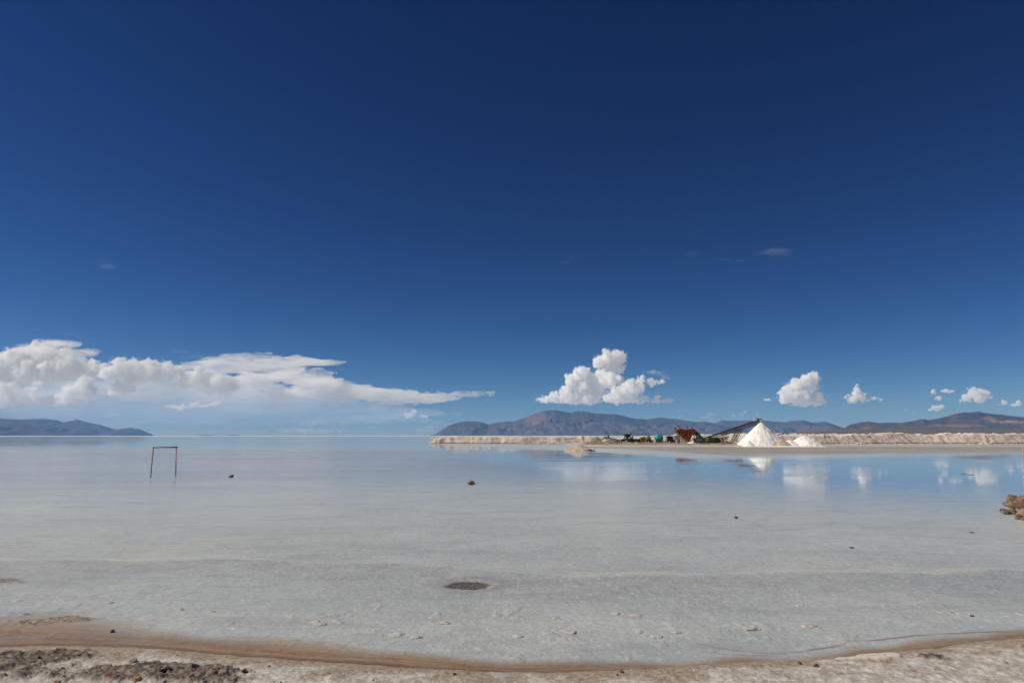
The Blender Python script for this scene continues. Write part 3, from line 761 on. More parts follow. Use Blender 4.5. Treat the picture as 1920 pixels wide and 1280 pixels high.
# ------------------------------------------------------------------ materials of the works and the rocks
wood = simple('weathered wood', (0.20, 0.12, 0.07), (0.34, 0.22, 0.14), 9, 0.85, c3=(0.06, 0.045, 0.035))
wood_dark = simple('wet dark wood', (0.09, 0.055, 0.035), (0.20, 0.125, 0.075), 9, 0.7)
rockm = simple('brown salt clod', (0.15, 0.095, 0.065), (0.36, 0.25, 0.18), 4, 0.9, bump=0.9, bd=0.05, c3=(0.045, 0.035, 0.03))
rockd = simple('dark clod', (0.05, 0.04, 0.034), (0.13, 0.10, 0.08), 5, 0.9, bump=0.8, bd=0.03)
rockp = simple('pale salt lump', (0.56, 0.49, 0.44), (0.66, 0.62, 0.58), 14, 0.85, bump=0.5, bd=0.01, c3=(0.45, 0.36, 0.30))
rockw = simple('white salt block', (0.56, 0.46, 0.42), (0.72, 0.69, 0.66), 2, 0.9, bump=0.6, bd=0.03, c3=(0.24, 0.20, 0.17))
snow = simple('harvested salt', (0.82, 0.79, 0.76), (0.90, 0.885, 0.87), 0.8, 0.9, bump=0.7, bd=0.12, c3=(0.70, 0.655, 0.60))
tan = simple('dirty salt', (0.42, 0.335, 0.26), (0.60, 0.50, 0.41), 0.7, 0.92, bump=0.8, bd=0.10, c3=(0.20, 0.16, 0.13))
brown_h = simple('brown spoil', (0.19, 0.14, 0.105), (0.36, 0.28, 0.22), 0.8, 0.95, bump=0.9, bd=0.12, c3=(0.08, 0.06, 0.05))
orange = simple('orange enamel gone rusty', (0.66, 0.15, 0.04), (0.50, 0.10, 0.03), 1.6, 0.6, c3=(0.18, 0.06, 0.035))
orange_l = simple('bright orange enamel', (0.70, 0.22, 0.08), (0.52, 0.14, 0.05), 1.6, 0.5)
rust = simple('dark rust', (0.07, 0.03, 0.022), (0.14, 0.065, 0.04), 2.2, 0.85)
steel = simple('dark greenish steel', (0.022, 0.030, 0.028), (0.055, 0.065, 0.06), 2.2, 0.6, c3=(0.10, 0.06, 0.04))
olive = simple('faded olive paint', (0.085, 0.085, 0.045), (0.17, 0.16, 0.09), 2.0, 0.8, c3=(0.05, 0.045, 0.03))
grey_p = simple('faded grey paint', (0.36, 0.38, 0.37), (0.52, 0.54, 0.52), 2.0, 0.6, c3=(0.22, 0.15, 0.11))
teal = simple('teal polyethylene', (0.015, 0.34, 0.29), (0.03, 0.42, 0.36), 1.5, 0.45)
teal_l = simple('pale teal lid', (0.05, 0.42, 0.38), (0.04, 0.34, 0.30), 1.5, 0.45)
yellow = simple('sun-bleached yellow paint', (0.62, 0.40, 0.12), (0.50, 0.30, 0.09), 2.0, 0.6, c3=(0.26, 0.14, 0.06))
black = simple('black rubber', (0.012, 0.012, 0.012), (0.035, 0.032, 0.03), 3, 0.7)
blue_g = simple('blue grey drum', (0.12, 0.15, 0.16), (0.20, 0.23, 0.23), 2, 0.6)
dgreen = simple('dark green sheet', (0.035, 0.07, 0.058), (0.07, 0.12, 0.10), 2, 0.6, c3=(0.06, 0.045, 0.035))

# bank of scraped salt: pale tan face, white crust on the crown
g = NG('salt bank face')
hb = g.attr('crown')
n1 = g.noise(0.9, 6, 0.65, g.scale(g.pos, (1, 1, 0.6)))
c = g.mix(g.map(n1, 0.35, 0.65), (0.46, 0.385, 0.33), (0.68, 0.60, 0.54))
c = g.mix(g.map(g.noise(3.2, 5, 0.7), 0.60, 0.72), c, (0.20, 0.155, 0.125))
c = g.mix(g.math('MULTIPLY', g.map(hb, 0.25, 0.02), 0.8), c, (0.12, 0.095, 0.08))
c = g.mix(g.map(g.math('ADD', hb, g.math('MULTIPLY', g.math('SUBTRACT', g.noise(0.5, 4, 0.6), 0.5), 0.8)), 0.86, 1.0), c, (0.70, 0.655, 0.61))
bank_mat = g.surf(g.pbr(c, 0.95, g.bump(g.noise(2.0, 6, 0.7), 0.9, 0.25), 0, 0.1))

def bank(name, pts, seed, width=7.0, step=0.30, rim=0.35):
    """pts: (px, D, height) along the front foot of the bank"""
    P = np.array([(at(a, 830, D).x, D, h) for a, D, h in pts])
    seg = np.hypot(np.diff(P[:, 0]), np.diff(P[:, 1])); cum = np.concatenate([[0], np.cumsum(seg)])
    t = np.arange(0, cum[-1], step)
    X0 = np.interp(t, cum, P[:, 0]); Y0 = np.interp(t, cum, P[:, 1]); Hh = np.interp(t, cum, P[:, 2])
    dx = np.gradient(X0); dy = np.gradient(Y0); L = np.hypot(dx, dy); nx, ny = -dy / L, dx / L
    w = np.linspace(-0.6, width + 5, 70)
    TT, W = np.meshgrid(t, w, indexing='ij')
    foot = 0.9 * fbm(TT / 5.0, TT * 0, octv=4, seed=seed) + 0.35 * np.abs(noise(TT / 1.6, TT * 0, seed=seed + 1))
    rimn = 1 + 0.22 * fbm(TT / 7, W * 0, octv=3, seed=seed + 2)
    Hm = Hh[:, None] * rimn
    run = Hm * 1.25
    u = np.clip((W - foot) / run, 0, 1)
    gully = np.abs(noise(TT / 2.3 + 1.4 * noise(TT / 5, W / 3, seed=seed + 3), W / 5, seed=seed + 4)) * (0.6 + 0.8 * np.abs(noise(TT / 9, TT * 0, seed=seed + 12)))
    z = Hm * (u ** 0.85) - 0.34 * gully * np.sin(np.pi * np.clip(u, 0, 1)) * Hm / 2
    z = z + (u > 0) * (0.12 * fbm(TT / 0.9, W / 0.9, octv=3, seed=seed + 5) * ss(0, 0.3, u))
    clod = ss(0.15, 0.5, noise(TT / 0.8, W / 0.7, seed=seed + 6)) * ss(0.80, 0.97, u) * (1 - ss(1.6, 2.8, W - foot - run))
    z = z + rim * clod * (0.6 + 0.4 * noise(TT / .3, W / .3, seed=seed + 8))
    back = ss(width, width + 4, W)
    z = z * (1 - back)
    ends = ss(0, 2.5, TT) * ss(0, 2.5, t[-1] - TT)
    z = z * ends - 0.10 * (1 - ss(0, 0.1, u)) - 0.1 * back
    X = X0[:, None] + nx[:, None] * W; Y = Y0[:, None] + ny[:, None] * W
    i = np.arange(X.size).reshape(X.shape)
    Q = np.stack([i[:-1, :-1], i[1:, :-1], i[1:, 1:], i[:-1, 1:]], -1).reshape(-1, 4)
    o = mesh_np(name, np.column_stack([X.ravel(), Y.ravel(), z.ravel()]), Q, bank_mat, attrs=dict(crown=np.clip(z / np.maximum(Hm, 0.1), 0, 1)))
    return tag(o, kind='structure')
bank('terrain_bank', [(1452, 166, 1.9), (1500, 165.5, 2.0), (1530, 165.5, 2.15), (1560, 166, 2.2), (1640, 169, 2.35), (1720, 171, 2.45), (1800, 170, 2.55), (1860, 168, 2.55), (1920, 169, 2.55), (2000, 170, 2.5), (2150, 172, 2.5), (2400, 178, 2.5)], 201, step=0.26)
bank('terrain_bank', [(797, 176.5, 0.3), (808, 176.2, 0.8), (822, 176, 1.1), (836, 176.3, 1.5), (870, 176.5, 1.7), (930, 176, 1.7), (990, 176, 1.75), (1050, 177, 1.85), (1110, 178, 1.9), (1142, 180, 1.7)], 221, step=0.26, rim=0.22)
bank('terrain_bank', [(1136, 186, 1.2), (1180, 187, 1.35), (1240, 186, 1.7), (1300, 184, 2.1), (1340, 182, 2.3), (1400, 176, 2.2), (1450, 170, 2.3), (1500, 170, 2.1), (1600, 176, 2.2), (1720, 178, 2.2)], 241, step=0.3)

# ------------------------------------------------------------------ heaps
def heap(name, px, D, rx, h, mat, seed, label, cat='pile', group=None, ry=None, peaks=(), sharp=1.0, rough=1.0, dz=0.0, n=150, power=1.0):
    """a poured heap: cones merged into one mesh. peaks: (dx, dy, r, h) in metres more"""
    c = at(px, 830, D)
    x0, y0 = c.x, D
    ry = ry or rx
    R = max([rx] + [abs(p[0]) + p[2] for p in peaks]) * 1.25
    a = np.linspace(0, 2 * np.pi, n, endpoint=False); r = np.linspace(0, 1, 64) ** 0.9 * R
    AA, RR_ = np.meshgrid(a, r)
    X, Y = np.cos(AA) * RR_, np.sin(AA) * RR_
    allp = [(0, 0, rx, h)] + list(peaks)
    z = np.full(X.shape, -1.0)
    for (dx, dy, pr, ph) in allp:
        q = np.hypot((X - dx) / pr, (Y - dy) / (pr * ry / rx))
        q = q * (1 + 0.10 * rough * fbm(X / pr * 1.3 + dx, Y / pr * 1.3, octv=3, seed=seed))
        cone = ph * (1 - np.sqrt(q * q + 0.004 / sharp)) 
        if power != 1.0: cone = np.where(cone > 0, ph * (np.clip(cone / ph, 0, 1) ** power), cone)
        z = np.maximum(z, cone)
    ang = np.arctan2(Y, X) * 6
    z = z + rough * 0.05 * h * np.clip(z / h, 0, 1) ** .3 * (np.abs(noise(ang * 2.2 + 3, RR_ * 0.15, seed=seed + 2)) - 0.4) * ss(0.05, 0.4, RR_ / R)
    z = z + rough * 0.035 * h * fbm(X * 1.6, Y * 1.6, octv=4, seed=seed + 3) * ss(-0.4, 0.2, z)
    i = np.arange(X.size).reshape(X.shape); j = np.roll(i, -1, 1)
    Q = np.stack([i[:-1], j[:-1], j[1:], i[1:]], -1).reshape(-1, 4)[:, ::-1]
    z0 = gz(x0, y0 - ry * 0.6) + dz
    o = mesh_np(name, np.column_stack([X.ravel(), Y.ravel(), np.maximum(z, -0.5).ravel()]), Q, mat)
    o.location = (x0, y0, z0)
    return tag(o, label, cat, group)
G_S = 'heaps of harvested salt beside the conveyor'
heap('salt_pile', 1428, 131, 4.55, 4.62, snow, 301, 'tallest pure white salt cone right under the head of the conveyor', group=G_S, sharp=3, n=220, peaks=((1.0, 0.2, 4.5, 3.9), (2.2, .5, 3.6, 2.6)))
heap('salt_pile', 1404, 126.3, 1.25, 1.15, snow, 302, 'small white salt cone leaning on the left foot of the tallest cone', group=G_S)
heap('salt_pile', 1466, 127.3, 2.2, 1.45, tan, 303, 'low beige salt heap between the tallest cone and the smaller white one', group=G_S, peaks=((1.6, 0.3, 1.8, 1.2), (-1.2, .2, 1.4, 1.1)))
heap('salt_pile', 1509, 128, 3.35, 2.4, snow, 304, 'smaller white salt heap with a rounded top, furthest right of the heaps', group=G_S, peaks=((-1.3, 0.2, 2.4, 1.65), (0.8, -.3, 2.0, 1.7), (-3.0, -0.4, 2.4, 1.4), (-4.2, -0.6, 1.7, 0.8), (2.0, 0.2, 1.9, .9)), sharp=0.15, rough=1.8)
heap('salt_spill', 1462, 124.2, 7.8, 0.22, snow, 305, 'thin white skirt of spilt salt in front of the salt heaps', ry=1.9, peaks=((4.5, 0.5, 4.6, 0.18),), rough=2.5, sharp=.3)
G_H = 'heaps of spoil on the flat'
heap('spoil_heap', 1086, 91, 2.0, 0.98, tan, 306, 'beige heap standing alone in the water in front of the left bank', group=G_H, ry=1.5, peaks=((0.55, 0, 1.2, 0.66), (-0.6, 0, 1.1, .7)), sharp=0.4, dz=0.0)
heap('spoil_heap', 1118, 143, 3.0, 1.0, brown_h, 307, 'low brown heap left of the small loading conveyor', group=G_H, ry=2.2, peaks=((2.0, 0, 2.0, 0.8),), sharp=.3)
heap('spoil_heap', 1253, 158, 3.6, 2.0, tan, 308, 'beige heap behind the dark rusty bin, left of the orange machine', group=G_H, ry=2.5, peaks=((2.0, 0, 2.6, 1.9),), sharp=.15)
heap('spoil_heap', 1224, 156, 2.6, 1.0, tan, 309, 'low pale heap between the round drum and the teal tank', group=G_H, ry=2.0, sharp=.3)
heap('spoil_heap', 1340, 147, 3.2, 1.15, brown_h, 310, 'dark olive brown heap beneath the middle of the long conveyor', group=G_H, ry=1.6, peaks=((1.8, 0.1, 2.0, 0.9), (-1.8, 0, 1.9, 1.0)), sharp=.2)
heap('spoil_heap', 1375, 149, 2.9, 1.0, tan, 311, 'pale pinkish heap left of the tallest white cone, behind the conveyor legs', group=G_H, ry=1.6, sharp=.2)
heap('spoil_heap', 1146, 147, 2.2, 0.95, brown_h, 312, 'brown heap under the small loading conveyor', group=G_H, ry=1.5, sharp=.3)
heap('spoil_heap', 1296, 142, 0.9, 0.42, snow, 313, 'small white salt heap at the foot of the orange machine', group=G_H, sharp=.3)
heap('spoil_heap', 1210, 142.5, 4.2, 0.35, brown_h, 314, 'long low brown ridge along the front edge of the works', group=G_H, ry=1.0, peaks=((3.6, 0, 2.6, 0.3), (-3.4, 0, 2.6, .32)), rough=2)

# ------------------------------------------------------------------ rocks
def rock(name, loc, dims, mat, seed, label, group=None, cat='rock', rough=0.35, sub=4, rz=None, sink=0.25):
    bm = bmesh.new(); bmesh.ops.create_icosphere(bm, subdivisions=sub, radius=1.0)
    me = bpy.data.meshes.new(name); bm.to_mesh(me); bm.free()
    co = np.empty(len(me.vertices) * 3); me.vertices.foreach_get('co', co); co = co.reshape(-1, 3)
    n = fbm(co[:, 0] * 1.3, co[:, 1] * 1.3, co[:, 2] * 1.3, 4, seed, 0.6)
    n2 = np.abs(fbm(co[:, 0] * 3.1, co[:, 1] * 3.1, co[:, 2] * 3.1, 3, seed + 7, 0.6))
    k = 1 + rough * n * 1.5 + rough * 0.9 * (n2 - 0.25)
    co = np.sign(co) * np.abs(co) ** 0.85 * k[:, None] * np.array(dims) / 2
    co[:, 2] += dims[2] * (0.5 - sink)
    me.vertices.foreach_set('co', co.ravel()); me.update()
    me.materials.append(mat)
    for p in me.polygons: p.use_smooth = sub > 3
    o = bpy.data.objects.new(name, me); COL.objects.link(o)
    o.location = loc; o.rotation_euler = (0, 0, random.Random(seed).uniform(0, 6) if rz is None else rz)
    return tag(o, label, cat, group)
def on_water(px, py): x, y = gnd(px, py); return (x, y, gz(x, y))
rock('rock', on_water(434, 893.5), (0.17, 0.15, 0.15), rockd, 401, 'small dark knobbly clod in the shallow water right of the stick goal', rough=0.6)
rock('rock', on_water(431, 894), (0.10, 0.12, 0.07), rockd, 402, 'tiny dark clod touching the knobbly one right of the stick goal', rough=0.6)
rock('rock', on_water(883, 907), (0.44, 0.28, 0.13), rockm, 403, 'flat brown clod lying in the water below the tip of the left bank', rough=0.6)
rock('rock', on_water(885, 905.5), (0.20, 0.15, 0.17), rockd, 404, 'dark lump resting on the back of the flat brown clod', rough=0.6)
rock('rock', on_water(1380, 969.5), (0.09, 0.08, 0.065), rockd, 405, 'lone dark pebble in the middle of the water, right of centre')
rock('rock', on_water(1597, 1025), (0.07, 0.06, 0.03), rockd, 406, 'tiny dark pebble right of and nearer than the lone one')
rock('rock', on_water(1822, 996), (0.10, 0.08, 0.02), rockd, 407, 'thin dark flake in the grey water near the right edge')
rock('rock', on_water(1818, 890), (0.55, 0.22, 0.07), rockm, 408, 'low pinkish slab awash below the cloud reflections at the right', rough=0.5)
rock('rock', on_water(1806, 888.5), (0.22, 0.15, 0.05), rockd, 409, 'dark scrap beside the low slab awash at the right', rough=0.5)
rock('rock', on_water(1822, 1151), (0.05, 0.04, 0.018), rockd, 410, 'small dark flake on the wet salt above the right end of the brown band')
rock('rock', on_water(211, 1180), (0.055, 0.04, 0.035), rockd, 412, 'dark pebble in the brown silt band, right of the crusty patch')
# rocky clods at the right edge
x, y = gnd(1955, 972)
rock('boulder', (x, y, gz(x, y) - 0.05), (1.35, 0.9, 0.74), rockm, 421, 'large reddish brown pitted boulder cut by the right edge of the photo', cat='boulder', rough=0.5, sub=5, rz=0.3)
x, y = gnd(1899, 962)
rock('boulder', (x, y, gz(x, y) - 0.02), (0.44, 0.32, 0.21), rockm, 422, 'low brown boulder in the water at the foot of the large reddish one', cat='boulder', rough=0.55, rz=0.1)
x, y = gnd(1882, 958)
rock('boulder', (x, y, gz(x, y)), (0.17, 0.14, 0.12), rockd, 423, 'small dark clod at the left tip of the rocks by the right edge', cat='boulder', rough=0.55)
x, y = gnd(1908, 946)
rock('boulder', (x, y, gz(x, y)), (0.50, 0.4, 0.36), rockm, 424, 'brown boulder between the low one and the large reddish one', cat='boulder', rough=0.6, rz=1.0)
x, y = gnd(1918, 972)
rock('boulder', (x, y, gz(x, y)), (0.22, 0.2, 0.12), rockm, 425, 'small reddish clod at the waterline against the right edge', cat='boulder', rough=0.55)
# salt lumps awash near the shore
for k, (px, py, s, lb) in enumerate(((835, 1163.5, .17, 'pale salt lump below and left of the gravel hollow'), (1040, 1154.5, .11, 'small pale salt lump right of and below the gravel hollow'), (1155, 1146, .13, 'pale salt lump with a grey tail, centre right of the flat'),
        (970, 1188, .13, 'pinkish salt lump between the gravel hollow and the brown band'), (1033, 1183, .06, 'tiny white salt lump beside the pinkish one'), (1072, 1181.5, .12, 'pale salt lump right of the pinkish one'), (1200, 1180, .12, 'cream salt lump at the left end of the pink patch'),
        (1229, 1188, .12, 'cream salt lump, second from the left in the pink patch'), (1268, 1181, .12, 'cream salt lump at the right end of the pink patch'), (1407, 1175, .19, 'large cream salt lump with a crack, above the double brown line'),
        (1505, 1131, .14, 'faint cream salt lump high on the right of the flat'), (1520, 1170, .20, 'flat cream salt slab above where the double brown line bends'), (1770, 1144, .17, 'flat grey salt slab above the right end of the brown band'),
        (600, 1166.5, .16, 'pale salt sliver, left of the lump under the gravel hollow'), (590, 1162, .12, 'upper pale salt sliver of the pair left of centre'), (205, 1126, .11, 'small cream salt crust at the left, above the brown patch'),
        (335, 1139, .11, 'small cream salt lump above the start of the brown band'), (398, 1142, .11, 'cream salt lump right of the small one above the brown band'), (745, 1185, .16, 'rosy salt slab just above the brown band at centre left'), (780, 1191, .14, 'rosy salt slab right of its twin above the brown band'))):
    x, y = gnd(px, py)
    rock('salt_lump', (x, y, gz(x, y)), (s * 0.95, s * 0.8, 0.030), rockp, 440 + k, lb, group='pale salt lumps awash near the shore', rough=0.55, rz=random.Random(k).uniform(-.6, .6), cat='salt lump', sink=0.72)
# white blocks at the foot of the left bank
rs = random.Random(5)
protos = [rock('salt_block', (0, 0, 0), (1, 1, 0.75), rockw, 480 + k, 'rough white salt block tumbled at the foot of the left bank', group='salt blocks along the left bank', rough=0.5, sub=3, cat='salt block') for k in range(5)]
used = set()
def put_rock(k, px, D, s, label, group, z=None):
    src = protos[k]
    if k in used:
        o = src.copy(); COL.objects.link(o)
    else:
        o = src; used.add(k)
    p = at(px, 830, D)
    o.location = (p.x, D, gz(p.x, D) if z is None else z); o.scale = (s, s * rs.uniform(.7, 1.1), s * rs.uniform(.6, .95)); o.rotation_euler = (rs.uniform(-.3, .3), rs.uniform(-.3, .3), rs.uniform(0, 6))
    return tag(o, label, 'salt block', group)
for k in range(70):
    px = rs.uniform(978, 1062); c = math.exp(-((px - 1025) / 30) ** 2)
    put_rock(k % 5, px, rs.uniform(168.5, 176), rs.uniform(0.25, 0.5 + 0.5 * c), 'rough white salt block tumbled at the foot of the left bank', 'salt blocks along the left bank')
for k in range(60):
    px = rs.uniform(1545, 1925)
    put_rock(k % 5, px, rs.uniform(160, 167), rs.uniform(0.18, 0.5), 'salt clod lying along the foot of the right bank', 'salt clods along the right bank')
for px in (1839, 1843, 1848, 1853, 1858, 1607, 1614):
    put_rock(int(px) % 5, px, 160.5, rs.uniform(0.7, 0.95), 'larger white salt block before the right bank', 'larger salt blocks before the right bank')
for px, s in ((1096, .55), (1100, .6), (1104, .5), (1093, .5), (1107, .42), (1101, .4), (1113, .34)):
    o = put_rock(int(px) % 5, px, 89.6 + s, s, 'dark clod at the right foot of the beige heap standing in the water', 'dark clods round the lone heap')
    o.data = o.data.copy(); o.data.materials[0] = rockd
# stones on the shore in the foreground
protos2 = [rock('stone', (0, 0, 0), (1, 0.8, 0.6), m_, 500 + k, 'small stone in the crust of the near shore', group='small stones on the near shore', rough=0.5, sub=3, cat='stone') for k, m_ in enumerate((rockm, brown_h, rockp, tan))]
used2 = set(); rs = random.Random(9); cnt = 0
while cnt < 75:
    px, py = rs.uniform(-60, 1980), rs.uniform(1205, 1300)
    x, y = gnd(px, py, 0.06)
    if y > float(curve_y(SHORE, np.array([x]))[0]) - 0.12: continue
    k = cnt % 4; src = protos2[k]
    o = src if k not in used2 else src.copy()
    if k in used2: COL.objects.link(o)
    used2.add(k)
    s = (0.010 + 0.035 * rs.random() ** 2.5) * (1.5 if px < 450 else 1)
    o.location = (x, y, gz(x, y)); o.scale = (s, s, s); o.rotation_euler = (rs.uniform(-.4, .4), rs.uniform(-.4, .4), rs.uniform(0, 6))
    cnt += 1
x, y = gnd(256, 1277, 0.08)
rock('rock', (x, y, gz(x, y) ), (0.06, 0.05, 0.045), simple('ochre stone', (0.34, 0.17, 0.08), (0.5, 0.3, 0.18), 12, .85), 520, 'ochre stone at the bottom edge among the dark mud clumps', rough=.4)
x, y = gnd(107, 1279, 0.10)
rock('rock', (x, y, gz(x, y)), (0.055, 0.05, 0.04), simple('red stone', (0.24, 0.12, 0.08), (0.34, 0.19, 0.13), 12, .85), 521, 'reddish stone at the bottom edge near the left corner', rough=.4)

# ------------------------------------------------------------------ stick goal standing in the water
random.seed(3)
fl, fr_ = gnd(282, 894), gnd(329.5, 891.5)
fl = Vector((*fl, gz(*fl) - 0.12)); fr_ = Vector((*fr_, gz(*fr_) - 0.12))
tl = at(288, 838.8, fl.y + 0.02); tr_ = at(330.6, 838.2, fr_.y - 0.1)
root = thing('goal_frame', (fl.x, fl.y, 0), 'crooked goal-like frame of three sticks standing in the shallow water at the left', 'frame')
o0 = Vector((fl.x, fl.y, 0))
MB().bar(fl - o0, tl - o0, 0.030, 0.021, n=10, wob=0.012, seg=14).build('post', wood, root, True, label='leaning left stick')
MB().bar(fr_ - o0, tr_ - o0 , 0.026, 0.020, n=10, wob=0.005, seg=14).build('post', wood, root, True, label='straight right stick')
d = (tr_ - tl).normalized()
MB().bar(tl - o0 - d * 0.03, tr_ - o0 + d * 0.06, 0.022, 0.036, n=10, wob=0.010, seg=14).build('crossbar', wood_dark, root, True)
for p_ in (tl, tr_):
    m = MB(); 
    for q in (-0.018, 0, 0.018): m.lathe([(0.036, -0.008), (0.040, 0), (0.036, 0.008)], p_ - o0 + d * q, 12, Matrix.Rotation(R(90), 3, 'Y') @ Matrix.Rotation(0.3 * q * 50, 3, 'X'))
    m.build('lashing', wood, root, True)
a = Vector((*gnd(1919.5, 900), -0.1)); b_ = at(1918.6, 838, a.y)
MB_o = MB().bar(a, b_, 0.035, 0.028, n=10, wob=0.006, seg=10).build('stake', simple('pale stake', (0.36, 0.24, 0.16), (0.5, 0.36, 0.25), 8, .85), None, True)
tag(MB_o, 'upright wooden stake cut by the right edge of the photo, behind the boulders', 'stake')

# ------------------------------------------------------------------ the salt works
def base(px, D): p = at(px, 829, D); return Vector((p.x, D, gz(p.x, D)))
K = 150 / F

def lattice(mb, A, B, wdt, dep, n, r=0.04):
    """a box truss from A to B"""
    A, B = Vector(A), Vector(B); ax = (B - A).normalized(); side = Vector((0, 1, 0)); side = (side - ax * side.dot(ax)).normalized(); up = ax.cross(side)
    if up.z < 0: up = -up
    cs = [(s * wdt / 2, q * dep) for s in (-1, 1) for q in (0, -1)]
    for s, q in cs: mb.bar(A + side * s + up * q, B + side * s + up * q, r, n=6)
    for i in range(n):
        p, q_ = A.lerp(B, i / n), A.lerp(B, (i + 1) / n)
        for s in (-wdt / 2, wdt / 2):
            mb.bar(p + side * s, p + side * s - up * dep, r * .7, n=5)
            a_, b_ = (p + side * s, q_ + side * s - up * dep) if i % 2 else (p + side * s - up * dep, q_ + side * s)
            mb.bar(a_, b_, r * .7, n=5)
        mb.bar(p - side * wdt / 2 - up * dep, p + side * wdt / 2 - up * dep, r * .6, n=5)
    return ax, side, up

# long stacking conveyor
A = at(1308, 826.5, 147); A.z = gz(A.x, 147) + 0.45
B = at(1421, 788.6, 131.5)
root = thing('conveyor', (A.x, A.y, gz(A.x, A.y)), 'long dark lattice conveyor climbing from the orange machine to the top of the white cone', 'conveyor')
o0 = root.location.copy(); bpy.context.view_layer.update(); o0 = Vector((A.x, A.y, gz(A.x, A.y)))
a, b_ = A - o0, B - o0
m = MB(); ax, side, up = lattice(m, a, b_, 0.8, 0.55, 26, 0.045); m.build('truss', steel, root)
q = ax.to_track_quat('X', 'Z').to_matrix()
L = (b_ - a).length
m = MB()
m.bar(a + up * 0.12, b_ + up * 0.12, 0.001, n=4)
X_, Y_, Z_ = ax, side, up
rot = Matrix((X_, Y_, Z_)).transposed()
m.box((a + b_) / 2 + up * 0.16, (L + 0.6, 0.62, 0.04), rot); m.box((a + b_) / 2 - up * 0.10, (L + 0.6, 0.62, 0.03), rot); m.build('belt', black, root)
for i in range(22):
    p = a.lerp(b_, (i + 0.5) / 22) + up * 0.06
    m = MB(); m.bar(p - side * 0.42, p + side * 0.42, 0.055, n=10); m.bar(p - side * .44, p - side * .44 + up * .24, .03, n=6); m.bar(p + side * .44, p + side * .44 + up * .24, .03, n=6)
    m.build('roller', rust, root)
m = MB(); m.bar(b_ - side * 0.5 + ax * .35, b_ + side * 0.5 + ax * .35, 0.2, n=16); m.build('head_drum', steel, root)
m = MB(); m.box(b_ + up * 0.36 - ax * 0.35, (0.95, 0.55, 0.42), rot, 0.03); m.box(b_ + up * 0.42 - ax * 0.35, (0.3, 0.62, 0.5), rot, .02); m.build('drive_motor', grey_p, root)
m = MB(); m.box(b_ + ax * 0.9 - Vector((0, 0, 0.30)), (0.55, 0.6, 0.30), Matrix.Rotation(R(38), 3, 'Y'), 0.03); m.box(b_ + ax * 1.35 - Vector((0, 0, 0.72)), (0.9, 0.5, 0.10), Matrix.Rotation(R(38), 3, 'Y')); m.build('chute', simple('light steel', (.4, .4, .4), (.6, .6, .58), 3, .5), root)
m = MB(); m.prism([(-0.9, 0.9), (0.9, 0.9), (0.35, 0.1), (-0.35, 0.1)], -0.7, 0.7); m.build('feed_hopper', dgreen, root)
# raking legs
pa = a.lerp(b_, 0.67)
f1 = at(1371, 829, 141.5) - o0; f1.z = gz(at(1371, 829, 141.5).x, 141.5) - o0.z
for s in (-1, 1):
    m = MB()
    top1 = pa - up * .55 + side * s * .4; top2 = a.lerp(b_, 0.73) - up * .55 + side * s * .4
    ft = f1 + side * s * 0.8; ft2 = ft + Vector((0.5, 0, 0))
    m.bar(ft, top1, 0.05, n=6); m.bar(ft2, top2, 0.05, n=6)
    for i in range(7):
        t0, t1 = i / 7, (i + 1) / 7
        m.bar(ft.lerp(top1, t0), ft2.lerp(top2, t1), 0.03, n=5); m.bar(ft.lerp(top1, t1), ft2.lerp(top2, t1), 0.03, n=5)
    m.build('leg', steel, root)
m = MB()
for t0, t1 in ((0.25, 0.95), (0.95, 0.25), (.6, .6)):
    m.bar(f1.lerp(pa, t0) + side * -0.7 * (1 - t0 * .4), f1.lerp(pa, t1) + side * 0.7 * (1 - t1 * .4), 0.03, n=5)
m.build('brace', steel, root)
m = MB(); 
for i in range(2):
    p = a.lerp(b_, 0.22 + .2 * i) - up * .55; 
    for s in (-.4, .4): m.bar(p + side * s, Vector((p.x, p.y + s * 1.3, gz(p.x + o0.x, p.y + o0.y) - o0.z)), .04, n=6)
m.build('prop', steel, root)

# orange screening machine
c = base(1289, 146.5)
root = thing('screening_machine', c, 'big rusty orange screening machine with dark chutes, tallest machine of the salt works', 'machine')
m = MB()
m.prism([(-2.25, 2.75), (1.35, 2.95), (1.75, 2.55), (1.35, 1.75), (-0.9, 1.15), (-1.9, 1.9)], -0.95, 0.95); m.build('screen_box', orange, root)
m = MB()
for i in range(9): m.box((-1.8 + i * 0.4, -0.99, 2.2 - 0.02 * i), (0.09, 0.08, 0.95 - 0.03 * abs(i - 4)))
m.box((-0.3, -1.0, 2.80), (3.4, 0.12, 0.12)); m.build('rib_set', rust, root)
m = MB(); m.prism([(-2.3, 2.55), (-0.95, 2.62), (-0.95, 3.1), (-2.0, 3.2)], -1.05, -0.2); m.build('feed_plate', orange_l, root)
m = MB(); m.prism([(-1.2, 1.6), (0.95, 1.8), (0.2, 0.35), (-0.25, 0.35)], -0.9, 0.9); m.build('discharge_hopper', orange, root)
m = MB(); m.prism([(-2.5, 2.2), (-2.3, 2.9), (-1.8, 3.1), (-1.7, 2.3)], -1.0, 1.0); m.build('side_shield', rust, root)
for (x_, y_) in ((-1.9, -.85), (-1.9, .85), (0.4, -.85), (0.4, .85), (1.7, -.85), (1.7, .85)):
    MB().bar((x_, y_, 0), (x_ * .97, y_, 2.3), 0.08, n=6).build('leg', rust, root)
m = MB(); m.bar((-1.9, -.85, .2), (0.4, -.85, 1.9), .05, n=6); m.bar((0.4, -.85, .2), (-1.9, -.85, 1.9), .05, n=6); m.bar((0.4, -.85, .3), (1.7, -.85, 1.7), .05, n=6); m.bar((-1.9, -.85, 1.0), (1.7, -.85, 1.0), .05, n=6); m.build('brace', rust, root)
